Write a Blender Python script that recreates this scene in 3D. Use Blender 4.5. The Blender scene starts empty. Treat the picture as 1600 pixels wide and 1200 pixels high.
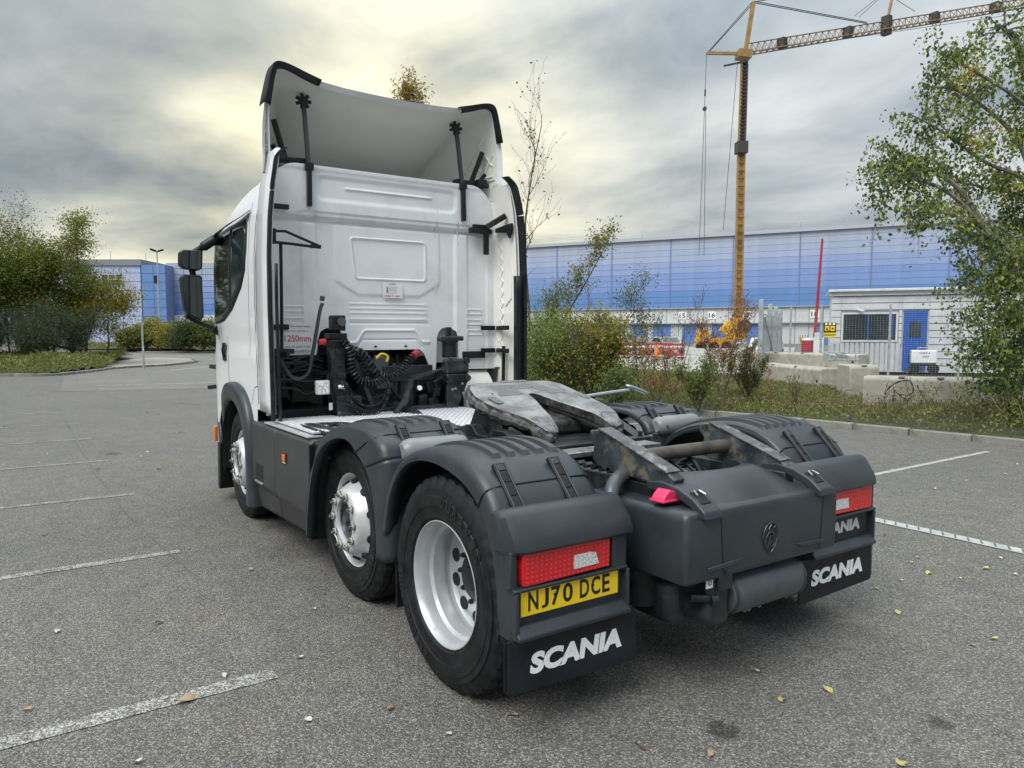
import bpy, bmesh, math, random
import numpy as np
from mathutils import Vector, Matrix, Euler
S = bpy.context.scene
PI = math.pi
# ------------------------------------------------------------------ camera
CAM = Vector((-2.8847, -2.964, 1.6777))
YAW, PITCH, ROLL, FPX = .5864, -.0829, -.0017, 1147.56
fw = Vector((math.sin(YAW)*math.cos(PITCH), math.cos(YAW)*math.cos(PITCH), math.sin(PITCH)))
rt = Vector((math.cos(YAW), -math.sin(YAW), 0)); up = rt.cross(fw)
rt, up = rt*math.cos(ROLL)+up*math.sin(ROLL), up*math.cos(ROLL)-rt*math.sin(ROLL)
cd = bpy.data.cameras.new("camera"); cam = bpy.data.objects.new("camera", cd)
S.collection.objects.link(cam)
M4 = Matrix((rt, up, -fw)).transposed().to_4x4(); M4.translation = CAM
cam.matrix_world = M4
cd.sensor_width = 36; cd.lens = FPX/1600*36
cd.shift_x = 18.7/1600; cd.shift_y = 16.9/1600
cd.clip_start = .05; cd.clip_end = 3000
S.camera = cam
# ------------------------------------------------------------------ world, sun, exposure
SUN_AZ, SUN_EL = math.radians(-112), math.radians(50)     # azimuth from +Y towards +X
sdir = Vector((math.sin(SUN_AZ)*math.cos(SUN_EL), math.cos(SUN_AZ)*math.cos(SUN_EL), math.sin(SUN_EL)))
W = bpy.data.worlds.new("World"); S.world = W; W.use_nodes = True
nt = W.node_tree; nt.nodes.clear()
def N(nt, t, **k):
    n = nt.nodes.new(t)
    for a, b in k.items():
        if a[0] == '_': n.inputs[int(a[1:])].default_value = b
        else: setattr(n, a, b)
    return n
def lk(nt, a, b, i=0, j=0): nt.links.new(a.outputs[i], b.inputs[j])
def mth(nt, op, a, b=None, c=None, clamp=False):
    n = nt.nodes.new('ShaderNodeMath'); n.operation = op; n.use_clamp = clamp
    for i, v in enumerate((a, b, c)):
        if v is None: continue
        if isinstance(v, (int, float)): n.inputs[i].default_value = v
        else: nt.links.new(v, n.inputs[i])
    return n.outputs[0]
def ramp(nt, fac, stops, interp='LINEAR'):
    n = nt.nodes.new('ShaderNodeValToRGB'); n.color_ramp.interpolation = interp
    e = n.color_ramp.elements
    while len(e) < len(stops): e.new(.5)
    for i, (p, c) in enumerate(stops):
        e[i].position = p; e[i].color = (*c, 1) if len(c) == 3 else c
    nt.links.new(fac, n.inputs[0]); return n.outputs[0]
tc = N(nt, 'ShaderNodeTexCoord'); sep = N(nt, 'ShaderNodeSeparateXYZ'); lk(nt, tc, sep, 0, 0)
zc = mth(nt, 'MAXIMUM', sep.outputs[2], 0)
zz = mth(nt, 'ADD', zc, .13)
cx = mth(nt, 'DIVIDE', sep.outputs[0], zz); cy = mth(nt, 'DIVIDE', sep.outputs[1], zz)
comb = N(nt, 'ShaderNodeCombineXYZ'); nt.links.new(cx, comb.inputs[0]); nt.links.new(cy, comb.inputs[1])
mp = N(nt, 'ShaderNodeMapping'); mp.inputs['Rotation'].default_value = (0, 0, 2.35); mp.inputs['Location'].default_value = (3.1, 1.7, 0)
mp.inputs['Scale'].default_value = (1, .75, 1); lk(nt, comb, mp)
n1 = N(nt, 'ShaderNodeTexNoise'); n1.inputs['Scale'].default_value = .42; n1.inputs['Detail'].default_value = 7
n1.inputs['Roughness'].default_value = .5; n1.inputs['Distortion'].default_value = .25; lk(nt, mp, n1)
n2 = N(nt, 'ShaderNodeTexNoise'); n2.inputs['Scale'].default_value = 1.7; n2.inputs['Detail'].default_value = 8
n2.inputs['Roughness'].default_value = .55; n2.inputs['Distortion'].default_value = .3; lk(nt, mp, n2)
cl = mth(nt, 'ADD', mth(nt, 'MULTIPLY', n1.outputs[0], .72), mth(nt, 'MULTIPLY', n2.outputs[0], .28))
ccol = ramp(nt, cl, [(.35, (.095, .12, .145)), (.44, (.155, .185, .21)), (.50, (.25, .275, .29)), (.57, (.36, .38, .38)), (.67, (.48, .49, .47))], 'LINEAR')
dot = N(nt, 'ShaderNodeVectorMath', operation='DOT_PRODUCT'); lk(nt, tc, dot, 0, 0)
gd = Vector((math.sin(math.radians(22))*math.cos(.15), math.cos(math.radians(22))*math.cos(.15), math.sin(.15)))
dot.inputs[1].default_value = gd
gl = mth(nt, 'POWER', mth(nt, 'MAXIMUM', dot.outputs['Value'], 0), 22)
thin = mth(nt, 'MULTIPLY_ADD', cl, 3.6, -1.2, clamp=True)
gl = mth(nt, 'MULTIPLY', gl, thin)
glc = N(nt, 'ShaderNodeMix', data_type='RGBA', blend_type='ADD'); nt.links.new(gl, glc.inputs[0])
nt.links.new(ccol, glc.inputs[6]); glc.inputs[7].default_value = (.68, .55, .20, 1)
el = mth(nt, 'MULTIPLY_ADD', mth(nt, 'POWER', zc, 2.0), 3.4, .98)   # overcast gradient, zenith brightened beyond a natural overcast to add light
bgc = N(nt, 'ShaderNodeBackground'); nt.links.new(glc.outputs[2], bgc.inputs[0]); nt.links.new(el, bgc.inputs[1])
sky = N(nt, 'ShaderNodeTexSky', sky_type='NISHITA', sun_disc=False)
sky.sun_elevation = SUN_EL; sky.sun_rotation = SUN_AZ
bgs = N(nt, 'ShaderNodeBackground'); lk(nt, sky, bgs); bgs.inputs[1].default_value = .06
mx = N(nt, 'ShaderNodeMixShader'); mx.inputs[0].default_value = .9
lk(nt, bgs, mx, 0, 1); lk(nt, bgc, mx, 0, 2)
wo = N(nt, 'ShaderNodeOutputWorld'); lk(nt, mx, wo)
sd = bpy.data.lights.new("sun", 'SUN'); so = bpy.data.objects.new("sun", sd); S.collection.objects.link(so)
sd.energy = 1.5; sd.angle = math.radians(38); sd.color = (1, .975, .93)
so.rotation_euler = sdir.to_track_quat('Z', 'Y').to_euler()
S.view_settings.view_transform = 'Standard'; S.view_settings.look = 'None'; S.view_settings.exposure = 0.82
S.view_settings.gamma = 1; S.view_settings.use_curve_mapping = False
S.render.engine = 'CYCLES'
# ------------------------------------------------------------------ helpers
COL = S.collection
def tag(o, label=None, cat=None, group=None, kind=None):
    for k, v in (('label', label), ('category', cat), ('group', group), ('kind', kind)):
        if v: o[k] = v
    return o
def empty(name, loc=(0, 0, 0), rz=0, **t):
    o = bpy.data.objects.new(name, None); COL.objects.link(o); o.location = loc; o.rotation_euler = (0, 0, rz)
    o.empty_display_size = .1
    return tag(o, **t)
def copy_tree(o, parent=None):
    c = o.copy(); COL.objects.link(c)
    if parent is not None: c.parent = parent
    for ch in list(o.children): copy_tree(ch, c)
    return c
def bevel(o, w=.004, seg=2, ang=35):
    m = o.modifiers.new('b', 'BEVEL'); m.width = w; m.segments = seg; m.limit_method = 'ANGLE'; m.angle_limit = math.radians(ang)
    m.harden_normals = False; return o
def mesh_np(name, V, F, mat, parent=None, smooth=False, ang=None):
    me = bpy.data.meshes.new(name); V = np.asarray(V, np.float32).reshape(-1, 3); F = np.asarray(F, np.int32)
    me.vertices.add(len(V)); me.vertices.foreach_set('co', V.ravel())
    k = F.shape[1]; me.loops.add(F.size); me.loops.foreach_set('vertex_index', F.ravel())
    me.polygons.add(len(F)); me.polygons.foreach_set('loop_start', np.arange(len(F), dtype=np.int32)*k)
    me.polygons.foreach_set('loop_total', np.full(len(F), k, np.int32))
    me.update(calc_edges=True)
    if smooth: me.shade_smooth()
    if mat: me.materials.append(mat)
    o = bpy.data.objects.new(name, me); COL.objects.link(o)
    if parent is not None: o.parent = parent
    return o
class B:
    def __init__(s): s.v = []; s.f = []
    def add(s, V, F):
        n = len(s.v); s.v += [tuple(p) for p in V]; s.f += [tuple(i+n for i in f) for f in F]; return s
    def box(s, c, d, rot=None):
        x, y, z = d[0]/2, d[1]/2, d[2]/2
        P = [Vector((i*x, j*y, k*z)) for i in (-1, 1) for j in (-1, 1) for k in (-1, 1)]
        if rot: R = Euler(rot).to_matrix(); P = [R@p for p in P]
        P = [p+Vector(c) for p in P]
        return s.add(P, [(0, 1, 3, 2), (4, 6, 7, 5), (0, 4, 5, 1), (2, 3, 7, 6), (0, 2, 6, 4), (1, 5, 7, 3)])
    def cyl(s, p0, p1, r0, r1=None, n=16, cap=True):
        if r1 is None: r1 = r0
        p0, p1 = Vector(p0), Vector(p1); d = (p1-p0).normalized(); a = d.orthogonal().normalized(); b = d.cross(a)
        V = [p0+(a*math.cos(t)+b*math.sin(t))*r0 for t in (2*PI*i/n for i in range(n))]
        V += [p1+(a*math.cos(t)+b*math.sin(t))*r1 for t in (2*PI*i/n for i in range(n))]
        F = [(i, (i+1) % n, n+(i+1) % n, n+i) for i in range(n)]
        if cap: F += [tuple(range(n-1, -1, -1)), tuple(range(n, 2*n))]
        return s.add(V, F)
    def tube(s, pts, r, n=8, cap=True):
        pts = [Vector(p) for p in pts]; rs = r if isinstance(r, (list, tuple)) else [r]*len(pts)
        t0 = (pts[1]-pts[0]).normalized(); a = t0.orthogonal().normalized(); V = []
        for i, p in enumerate(pts):
            t = (pts[min(i+1, len(pts)-1)]-pts[max(i-1, 0)]).normalized()
            a = (a-t*a.dot(t)); a = a.normalized() if a.length > 1e-6 else t.orthogonal().normalized(); b = t.cross(a)
            V += [p+(a*math.cos(2*PI*k/n)+b*math.sin(2*PI*k/n))*rs[i] for k in range(n)]
        m = len(pts)
        F = [(i*n+k, i*n+(k+1) % n, (i+1)*n+(k+1) % n, (i+1)*n+k) for i in range(m-1) for k in range(n)]
        if cap: F += [tuple(range(n-1, -1, -1)), tuple(range((m-1)*n, m*n))]
        return s.add(V, F)
    def prism(s, poly, ax, a, b):
        n = len(poly); mk = {'x': lambda p, t: (t, p[0], p[1]), 'y': lambda p, t: (p[0], t, p[1]), 'z': lambda p, t: (p[0], p[1], t)}[ax]
        V = [mk(p, a) for p in poly]+[mk(p, b) for p in poly]
        F = [(i, (i+1) % n, n+(i+1) % n, n+i) for i in range(n)]+[tuple(range(n-1, -1, -1)), tuple(range(n, 2*n))]
        return s.add(V, F)
    def grid(s, rows, close=False):
        m, n = len(rows), len(rows[0]); V = [p for r in rows for p in r]
        F = [(i*n+k, i*n+(k+1) % n, (i+1)*n+(k+1) % n, (i+1)*n+k) for i in range(m-1) for k in range(n if close else n-1)]
        return s.add(V, F)
    def lathe(s, prof, n=48, o=(0, 0, 0), axis='x'):
        rows = []
        for k in range(n):
            t = 2*PI*k/n; c, q = math.cos(t), math.sin(t)
            if axis == 'x': rows.append([(o[0]+a, o[1]+r*c, o[2]+r*q) for a, r in prof])
            elif axis == 'z': rows.append([(o[0]+r*c, o[1]+r*q, o[2]+a) for a, r in prof])
            else: rows.append([(o[0]+r*q, o[1]+a, o[2]+r*c) for a, r in prof])
        rows.append(rows[0]); return s.grid(rows)
    def make(s, name, mat, parent=None, smooth=True, bev=0, ang=35, seg=2, solid=0, normals=True):
        me = bpy.data.meshes.new(name); me.from_pydata(s.v, [], s.f)
        bm = bmesh.new(); bm.from_mesh(me); bmesh.ops.remove_doubles(bm, verts=bm.verts, dist=1e-5)
        if normals: bmesh.ops.recalc_face_normals(bm, faces=bm.faces)
        bm.to_mesh(me); bm.free()
        if smooth: me.shade_smooth(); me.set_sharp_from_angle(angle=math.radians(ang))
        me.materials.append(mat); o = bpy.data.objects.new(name, me); COL.objects.link(o)
        if parent is not None: o.parent = parent
        if solid: m = o.modifiers.new('s', 'SOLIDIFY'); m.thickness = solid; m.offset = -1
        if bev: bevel(o, bev, seg, ang)
        return o
def arcp(cx, cy, r, a0, a1, n):
    return [(cx+r*math.cos(a0+(a1-a0)*i/n), cy+r*math.sin(a0+(a1-a0)*i/n)) for i in range(n+1)]
def spline(pts, n=8):
    P = [Vector(p) for p in pts]; P = [2*P[0]-P[1]]+P+[2*P[-1]-P[-2]]; out = []
    for i in range(1, len(P)-2):
        a, b, c, d = P[i-1:i+3]
        for k in range(n):
            t = k/n; out.append(.5*((2*b)+(c-a)*t+(2*a-5*b+4*c-d)*t*t+(3*b-a-3*c+d)*t**3))
    out.append(P[-2]); return out
def rrect(x0, y0, x1, y1, r, n=4):
    return (arcp(x1-r, y1-r, r, 0, PI/2, n)+arcp(x0+r, y1-r, r, PI/2, PI, n)+arcp(x0+r, y0+r, r, PI, 1.5*PI, n)+arcp(x1-r, y0+r, r, 1.5*PI, 2*PI, n))
def text(name, body, w, h, mw, mat, parent=None, ext=.001, shear=0, off=0, spacing=1.0):
    cu = bpy.data.curves.new(name, 'FONT'); cu.body = body; cu.extrude = .01; cu.shear = shear; cu.offset = off; cu.space_character = spacing
    cu.resolution_u = 4
    to = bpy.data.objects.new(name, cu); COL.objects.link(to)
    bpy.context.view_layer.update()
    me = bpy.data.meshes.new_from_object(to.evaluated_get(bpy.context.evaluated_depsgraph_get()))
    bpy.data.objects.remove(to)
    co = np.empty(len(me.vertices)*3, np.float32); me.vertices.foreach_get('co', co); co = co.reshape(-1, 3)
    lo, hi = co.min(0), co.max(0)
    co[:, 0] = (co[:, 0]-(lo[0]+hi[0])/2)*w/(hi[0]-lo[0]); co[:, 1] = (co[:, 1]-(lo[1]+hi[1])/2)*h/(hi[1]-lo[1]); co[:, 2] *= ext/.01
    me.vertices.foreach_set('co', co.ravel()); me.materials.clear(); me.materials.append(mat); me.name = name
    o = bpy.data.objects.new(name, me); COL.objects.link(o)
    if parent is not None: o.parent = parent
    o.matrix_local = mw
    return o
def face_rear(x, y, z, tilt=0):   # text frame read by someone looking towards +Y
    return Matrix.Translation((x, y, z)) @ Matrix.Rotation(PI/2+tilt, 4, 'X')
def gp(px, d, z=0.):     # place on the ground seen in column px at depth d
    v = fw+rt*((px-781.3)/FPX); p = CAM+v*d; return Vector((p.x, p.y, z))
HZ = 521.6
def zat(py, d): return CAM.z+(HZ-py)*d/FPX   # height of picture row py at depth d
# ------------------------------------------------------------------ materials
def mat(name, col, rough=.5, metal=0, var=.06, vs=6, bump=0, bs=200, spec=.5, coat=0, dirt=None, ds=3, dth=(.5, .7), emit=0, detail=4):
    m = bpy.data.materials.new(name); m.use_nodes = True; t = m.node_tree; b = t.nodes['Principled BSDF']
    b.inputs['Roughness'].default_value = rough; b.inputs['Metallic'].default_value = metal
    b.inputs['Specular IOR Level'].default_value = spec; b.inputs['Coat Weight'].default_value = coat; b.inputs['Coat Roughness'].default_value = .06
    c = N(t, 'ShaderNodeTexCoord'); nz = N(t, 'ShaderNodeTexNoise'); nz.inputs['Scale'].default_value = vs; nz.inputs['Detail'].default_value = detail
    t.links.new(c.outputs['Object'], nz.inputs[0])
    lo = [max(0, x*(1-var*2)) for x in col]; hi = [min(1, x*(1+var*2)) for x in col]
    cc = ramp(t, nz.outputs[0], [(.3, lo), (.7, hi)])
    if dirt:
        nd = N(t, 'ShaderNodeTexNoise'); nd.inputs['Scale'].default_value = ds; nd.inputs['Detail'].default_value = 8; nd.inputs['Roughness'].default_value = .65
        t.links.new(c.outputs['Object'], nd.inputs[0])
        f = ramp(t, nd.outputs[0], [(dth[0], (0, 0, 0)), (dth[1], (1, 1, 1))])
        mxx = N(t, 'ShaderNodeMix', data_type='RGBA'); t.links.new(f, mxx.inputs[0]); t.links.new(cc, mxx.inputs[6]); mxx.inputs[7].default_value = (*dirt, 1)
        cc = mxx.outputs[2]
    t.links.new(cc, b.inputs['Base Color'])
    if emit: t.links.new(cc, b.inputs['Emission Color']); b.inputs['Emission Strength'].default_value = emit
    if bump:
        nb = N(t, 'ShaderNodeTexNoise'); nb.inputs['Scale'].default_value = bs; nb.inputs['Detail'].default_value = 3
        t.links.new(c.outputs['Object'], nb.inputs[0]); bp = N(t, 'ShaderNodeBump'); bp.inputs['Strength'].default_value = bump; bp.inputs['Distance'].default_value = .002
        t.links.new(nb.outputs[0], bp.inputs['Height']); t.links.new(bp.outputs[0], b.inputs['Normal'])
    return m
def leafmat(name, cols, trans=.48):
    m = bpy.data.materials.new(name); m.use_nodes = True; t = m.node_tree; b = t.nodes['Principled BSDF']
    g = N(t, 'ShaderNodeNewGeometry'); n = len(cols)
    cc = ramp(t, g.outputs['Random Per Island'], [(i/(n-1), c) for i, c in enumerate(cols)])
    t.links.new(cc, b.inputs['Base Color']); b.inputs['Roughness'].default_value = .55; b.inputs['Specular IOR Level'].default_value = .35
    tr = N(t, 'ShaderNodeBsdfTranslucent'); t.links.new(cc, tr.inputs[0]); ms = N(t, 'ShaderNodeMixShader'); ms.inputs[0].default_value = trans
    t.links.new(b.outputs[0], ms.inputs[1]); t.links.new(tr.outputs[0], ms.inputs[2]); t.links.new(ms.outputs[0], t.nodes['Material Output'].inputs[0])
    return m
white = mat('white_paint', (.78, .785, .79), .32, var=.012, vs=2, coat=.55)
cream = mat('cream_moulding', (.80, .79, .73), .5, var=.02, vs=3)
wallw = mat('rear_wall_paint', (.78, .785, .79), .32, var=.015, vs=2, coat=.5, dirt=(.60, .59, .56), ds=1.6, dth=(.50, .80))
guardm = mat('grey_plastic', (.027, .033, .039), .34, var=.12, vs=5, bump=.25, bs=700, dirt=(.055, .06, .064), ds=2.2, dth=(.52, .9))
skirtm = mat('skirt_plastic', (.042, .043, .043), .55, var=.08, vs=3, bump=.15, bs=600, dirt=(.08, .078, .07), ds=2, dth=(.55, .9))
blackp = mat('black_plastic', (.009, .010, .012), .40, var=.2, vs=8, spec=.38)
rubber = mat('rubber', (.010, .011, .012), .55, var=.3, vs=14, bump=.3, bs=300, spec=.28)
flapm = mat('flap_rubber', (.011, .013, .017), .5, var=.3, vs=5, bump=.3, bs=90, dirt=(.03, .032, .033), ds=6, dth=(.6, .95), spec=.3)
chas = mat('chassis_paint', (.016, .021, .025), .38, var=.25, vs=9, dirt=(.07, .065, .055), ds=9, dth=(.52, .75))
dark = mat('deep_black', (.006, .007, .008), .7, var=.2)
silver = mat('silver_wheel_paint', (.50, .52, .53), .34, .35, var=.06, vs=9, dirt=(.25, .24, .22), ds=11, dth=(.62, .85))
wheelw = mat('dusty_wheel_paint', (.62, .63, .64), .36, .25, var=.06, vs=9, dirt=(.28, .27, .25), ds=14, dth=(.60, .78))
steel = mat('bare_steel', (.36, .36, .35), .38, .8, var=.15, vs=20, dirt=(.1, .09, .08), ds=18, dth=(.5, .7))
greyp = mat('grey_painted_metal', (.085, .097, .106), .35, .3, var=.08, vs=8, dirt=(.07, .07, .07), ds=9, dth=(.55, .8))
alu = mat('aluminium', (.60, .62, .63), .33, .85, var=.1, vs=12, dirt=(.3, .3, .29), ds=6, dth=(.55, .8))
whitet = mat('white_print', (.90, .90, .90), .5, var=.02)
redt = mat('red_print', (.5, .02, .03), .5, var=.02)
greyt = mat('grey_print', (.25, .26, .27), .5)
yelplate = mat('yellow_plate', (.95, .64, .005), .3, var=.03, coat=.3)
blackt = mat('black_print', (.01, .01, .01), .4)
pink = mat('pink_plastic', (.72, .035, .12), .45, var=.05)
amber = mat('amber_lens', (.65, .16, .01), .2, var=.15, vs=90, coat=.5)
paper = mat('paper', (.78, .78, .77), .6, var=.02)
clear = mat('clear_lens', (.72, .72, .70), .12, var=.3, vs=120, coat=.8)
galv = mat('galvanised', (.42, .46, .47), .45, .5, var=.12, vs=5)
olive = mat('nut_indicator', (.45, .46, .38), .6, var=.2, vs=20)
# ------------------------------------------------------------------ ground
def asphalt(name, paint=0, tone=1.0):
    m = bpy.data.materials.new(name); m.use_nodes = True; t = m.node_tree; b = t.nodes['Principled BSDF']
    c = N(t, 'ShaderNodeNewGeometry'); P = c.outputs['Position']
    def noise(s, d=3, r=.5):
        n = N(t, 'ShaderNodeTexNoise'); n.inputs['Scale'].default_value = s; n.inputs['Detail'].default_value = d; n.inputs['Roughness'].default_value = r
        t.links.new(P, n.inputs[0]); return n.outputs[0]
    v = N(t, 'ShaderNodeTexVoronoi'); v.inputs['Scale'].default_value = 135; t.links.new(P, v.inputs[0])
    sp = N(t, 'ShaderNodeSeparateColor'); t.links.new(v.outputs['Color'], sp.inputs[0])
    stone = ramp(t, sp.outputs[0], [(0, (.115*tone,)*3), (.4, (.165*tone, .160*tone, .150*tone)), (.75, (.225*tone, .218*tone, .204*tone)), (1, (.40*tone, .388*tone, .36*tone))])
    gap = ramp(t, v.outputs['Distance'], [(.25, (1, 1, 1)), (.75, (.30, .30, .30))])
    def mul(a, bb, f=1):
        x = N(t, 'ShaderNodeMix', data_type='RGBA', blend_type='MULTIPLY'); x.inputs[0].default_value = f
        t.links.new(a, x.inputs[6]); t.links.new(bb, x.inputs[7]); return x.outputs[2]
    col = mul(stone, gap, .8)
    big = ramp(t, noise(.35, 6, .6), [(.3, (.90, .90, .90)), (.7, (1.10, 1.08, 1.04))])
    mid = ramp(t, noise(4.5, 5, .6), [(.3, (.86, .86, .86)), (.7, (1.1, 1.1, 1.09))])
    col = mul(mul(col, big), mid)
    # brown-green lichen tint
    tn = ramp(t, noise(1.1, 6, .6), [(.55, (1, 1, 1)), (.75, (1.05, 1.0, .88))]); col = mul(col, tn)
    # oil stains, each with a ragged outline
    for sx, sy, r, a in ((-.45, -1.0, .075, .35), (.37, -1.48, .06, .5), (-.30, -1.48, .03, .5), (.05, .9, .5, .6), (-1.0, 2.6, .35, .7), (-1.75, 8.6, .12, .5), (-.55, 10.5, .1, .5)):
        cm = N(t, 'ShaderNodeCombineXYZ'); cm.inputs[0].default_value = sx; cm.inputs[1].default_value = sy
        dd = N(t, 'ShaderNodeVectorMath', operation='DISTANCE'); t.links.new(P, dd.inputs[0]); t.links.new(cm.outputs[0], dd.inputs[1])
        ds = mth(t, 'ADD', dd.outputs['Value'], mth(t, 'MULTIPLY_ADD', noise(28, 4), r*1.6, -r*.8))
        f = ramp(t, mth(t, 'DIVIDE', ds, r*1.3), [(.45, (a, a, a)), (.95, (1, 1, 1))]); col = mul(col, f)
    if paint:
        pm = N(t, 'ShaderNodeMix', data_type='RGBA'); wn = mth(t, 'ADD', mth(t, 'MULTIPLY', sp.outputs[1], .5), mth(t, 'MULTIPLY', noise(9, 5, .7), .9))
        f = ramp(t, wn, [(1.02-paint, (0, 0, 0)), (1.12-paint, (.8, .8, .8))]); t.links.new(f, pm.inputs[0]); t.links.new(col, pm.inputs[6]); pm.inputs[7].default_value = (.55, .54, .51, 1); col = pm.outputs[2]
    t.links.new(col, b.inputs['Base Color']); b.inputs['Roughness'].default_value = .82; b.inputs['Specular IOR Level'].default_value = .35
    bp = N(t, 'ShaderNodeBump'); bp.inputs['Strength'].default_value = .9; bp.inputs['Distance'].default_value = .006; bp.invert = True
    t.links.new(v.outputs['Distance'], bp.inputs['Height']); t.links.new(bp.outputs[0], b.inputs['Normal'])
    return m
asph = asphalt('asphalt', 0, 1.10); asphpaint = asphalt('worn_line_paint', .30, 1.2); paint2 = asphalt('line_paint', .52); asphpatch = asphalt('asphalt_patch', 0, 1.28)
def sheet(name, poly, z, m, kind='structure', parent=None, th=0):
    b = B()
    if th: b.prism(poly, 'z', z-th, z)
    else: b.add([(x, y, z) for x, y in poly], [tuple(range(len(poly)))])
    o = b.make(name, m, parent, smooth=False, bev=.01 if th > .05 else 0)
    if kind: o['kind'] = kind
    return o
sheet('car_park', [(-700, -300), (900, -300), (900, 1200), (-700, 1200)], 0, asph)
sheet('road', [(-1.74, 22.2), (2.2, 20.9), (9.3, 19.4), (9.3, 60), (5.2, 70), (-1.2, 30.6)], .004, asphpatch)
# tar joints between the strips of asphalt
tar = mat('tar_joint', (.13, .13, .125), .85)
def joint(pts, w=.03):
    P = spline([(*p, 0) for p in pts], 5); b = B(); rows = []
    for i, p in enumerate(P):
        d = (P[min(i+1, len(P)-1)]-P[max(0, i-1)]).normalized(); q = Vector((-d.y, d.x, 0))*w*(.35+.3*math.sin(i*1.7))
        rows.append([(p.x-q.x, p.y-q.y, .008), (p.x+q.x, p.y+q.y, .008)])
    o = b.grid(rows).make('tar_joint', tar, None, smooth=False); o['kind'] = 'structure'
joint([(-1.75, 30.7), (-1.96, 22.3), (-2.07, 12.1), (-2.10, 7.05)]); joint([(-1.96, 22.3), (.2, 21.7), (2.2, 21), (6, 20)])
joint([(-2.1, 7.05), (-2.05, 4.6), (-1.9, 2.4)], .012); joint([(-1.0, 19.5), (.1, 17.2), (.9, 15.2)], .025)
def strip(name, a, b_, w, m, z=.004):
    a, b_ = Vector((*a, 0)), Vector((*b_, 0)); d = (b_-a).normalized(); q = Vector((-d.y, d.x, 0))*w/2; n = max(2, int((b_-a).length/.25)); rows = []
    rnd = random.Random(int(a.x*97+a.y*31))
    for i in range(n+1):
        p = a.lerp(b_, i/n); rows.append([(p.x-q.x*(1+rnd.uniform(-.08, .08)), p.y-q.y*(1+rnd.uniform(-.08, .08)), z), (p.x+q.x*(1+rnd.uniform(-.08, .08)), p.y+q.y*(1+rnd.uniform(-.08, .08)), z)])
    o = B().grid(rows).make(name, m, None, smooth=False); o['kind'] = 'structure'
paint3 = asphalt('faded_line_paint', .22, 1.2)
for k in range(7): strip('parking_line', (-6.4, .58+2.48*k+(.03 if k else 0)), (-1.87, .58+2.48*k), .10 if k else .11, asphpaint if k < 2 else paint3)
for k in range(1, 5): strip('parking_line', (5.2, 1.75+2.6*(k-1)), (8.6, 1.8+2.6*(k-1)), .08, paint2)
strip('parking_line', (5.2, -.85), (8.6, -.8), .08, paint2)
strip('road_edge_line', (3.3, 34.2), (5.6, 37.1), .18, paint2, .008)
strip('road_edge_line', (-.6, 24.4), (3, 23.7), .3, asphpaint, .008)
# inlaid slotted channel beside the right bays
slotm = mat('slot_grey', (.12, .12, .12), .8)
ch = empty('drainage_channel', (3.5, -3, 0), kind='structure')
B().add([(3.43, -3.2, .006), (3.57, -3.2, .006), (3.60, 1.0, .006), (3.46, 1.0, .006)], [(0, 1, 2, 3)]).make('channel_frame', mat('channel_metal', (.42, .42, .41), .6, .1, var=.12, vs=8)).parent = None
for o in list(COL.objects):
    if o.name == 'channel_frame': o.parent = ch; o.matrix_parent_inverse = Matrix.Translation((-3.5, 3, 0))
for k in range(42):
    y = -3.15+k*.0985
    o = B().box((0, 0, 0), (.10, .012, .004))  .make('slot', slotm, ch, smooth=False); o.location = (.0+(y+3.2)*.007, y+3, .009); o.rotation_euler = (0, 0, .5)
# ------------------------------------------------------------------ kerbs and verges
concm = mat('concrete', (.40, .375, .32), .85, var=.10, vs=5, bump=.5, bs=60, dirt=(.16, .15, .125), ds=2.4, dth=(.5, .8))
kerbm = mat('kerb_concrete', (.24, .23, .21), .85, var=.14, vs=7, bump=.6, bs=80, dirt=(.09, .10, .06), ds=4, dth=(.45, .75))
kb = B().box((0, 0, -.02), (.9, .125, .26)).make('kerb_stone', kerbm, None, bev=.018); kbm = kb.data
def kerb(name, pts, label=None):
    root = empty(name, (*pts[0], 0), kind='structure'); P = spline([(*p, 0) for p in pts], 24); L = [0]
    for i in range(1, len(P)): L.append(L[-1]+(P[i]-P[i-1]).length)
    def at(s):
        for i in range(1, len(L)):
            if L[i] >= s: return P[i-1].lerp(P[i], (s-L[i-1])/max(1e-6, L[i]-L[i-1]))
        return P[-1]
    s = 0; rnd = random.Random(5)
    while s+.915 < L[-1]:
        a, b_ = at(s), at(s+.915); o = bpy.data.objects.new('kerb_stone', kbm); COL.objects.link(o); o.parent = root
        o.modifiers.new('b', 'BEVEL').width = .018; o.modifiers[0].segments = 2
        m = (a+b_)/2-Vector((*pts[0], 0)); o.location = (m.x, m.y, rnd.uniform(-.008, .008)); d = b_-a; o.rotation_euler = (rnd.uniform(-.02, .02), 0, math.atan2(d.y, d.x)+rnd.uniform(-.01, .01)); s += .915
bpy.data.objects.remove(kb)
KR = [(9.75, -4), (9.55, 1.7), (9.42, 3.1), (9.25, 4.7), (8.95, 7.2), (8.95, 10.1), (9.05, 15), (9.3, 22), (9.9, 30), (11, 38)]
kerb('kerb_right', KR)
KL = [(-12, 36.5), (-7, 34.2), (-3.3, 32.6), (-1.5, 31.9), (.2, 34.6), (1.5, 37.4), (4.3, 39.8), (6.4, 44), (7.0, 49)]
kerb('kerb_left', KL)
kerb('kerb_far', [(30, 62), (20, 66), (12, 70), (5.5, 76), (2, 84)])
soil = mat('verge_soil', (.055, .05, .03), .95, var=.3, vs=3, bump=.6, bs=20, dirt=(.05, .07, .02), ds=2, dth=(.4, .6))
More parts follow.
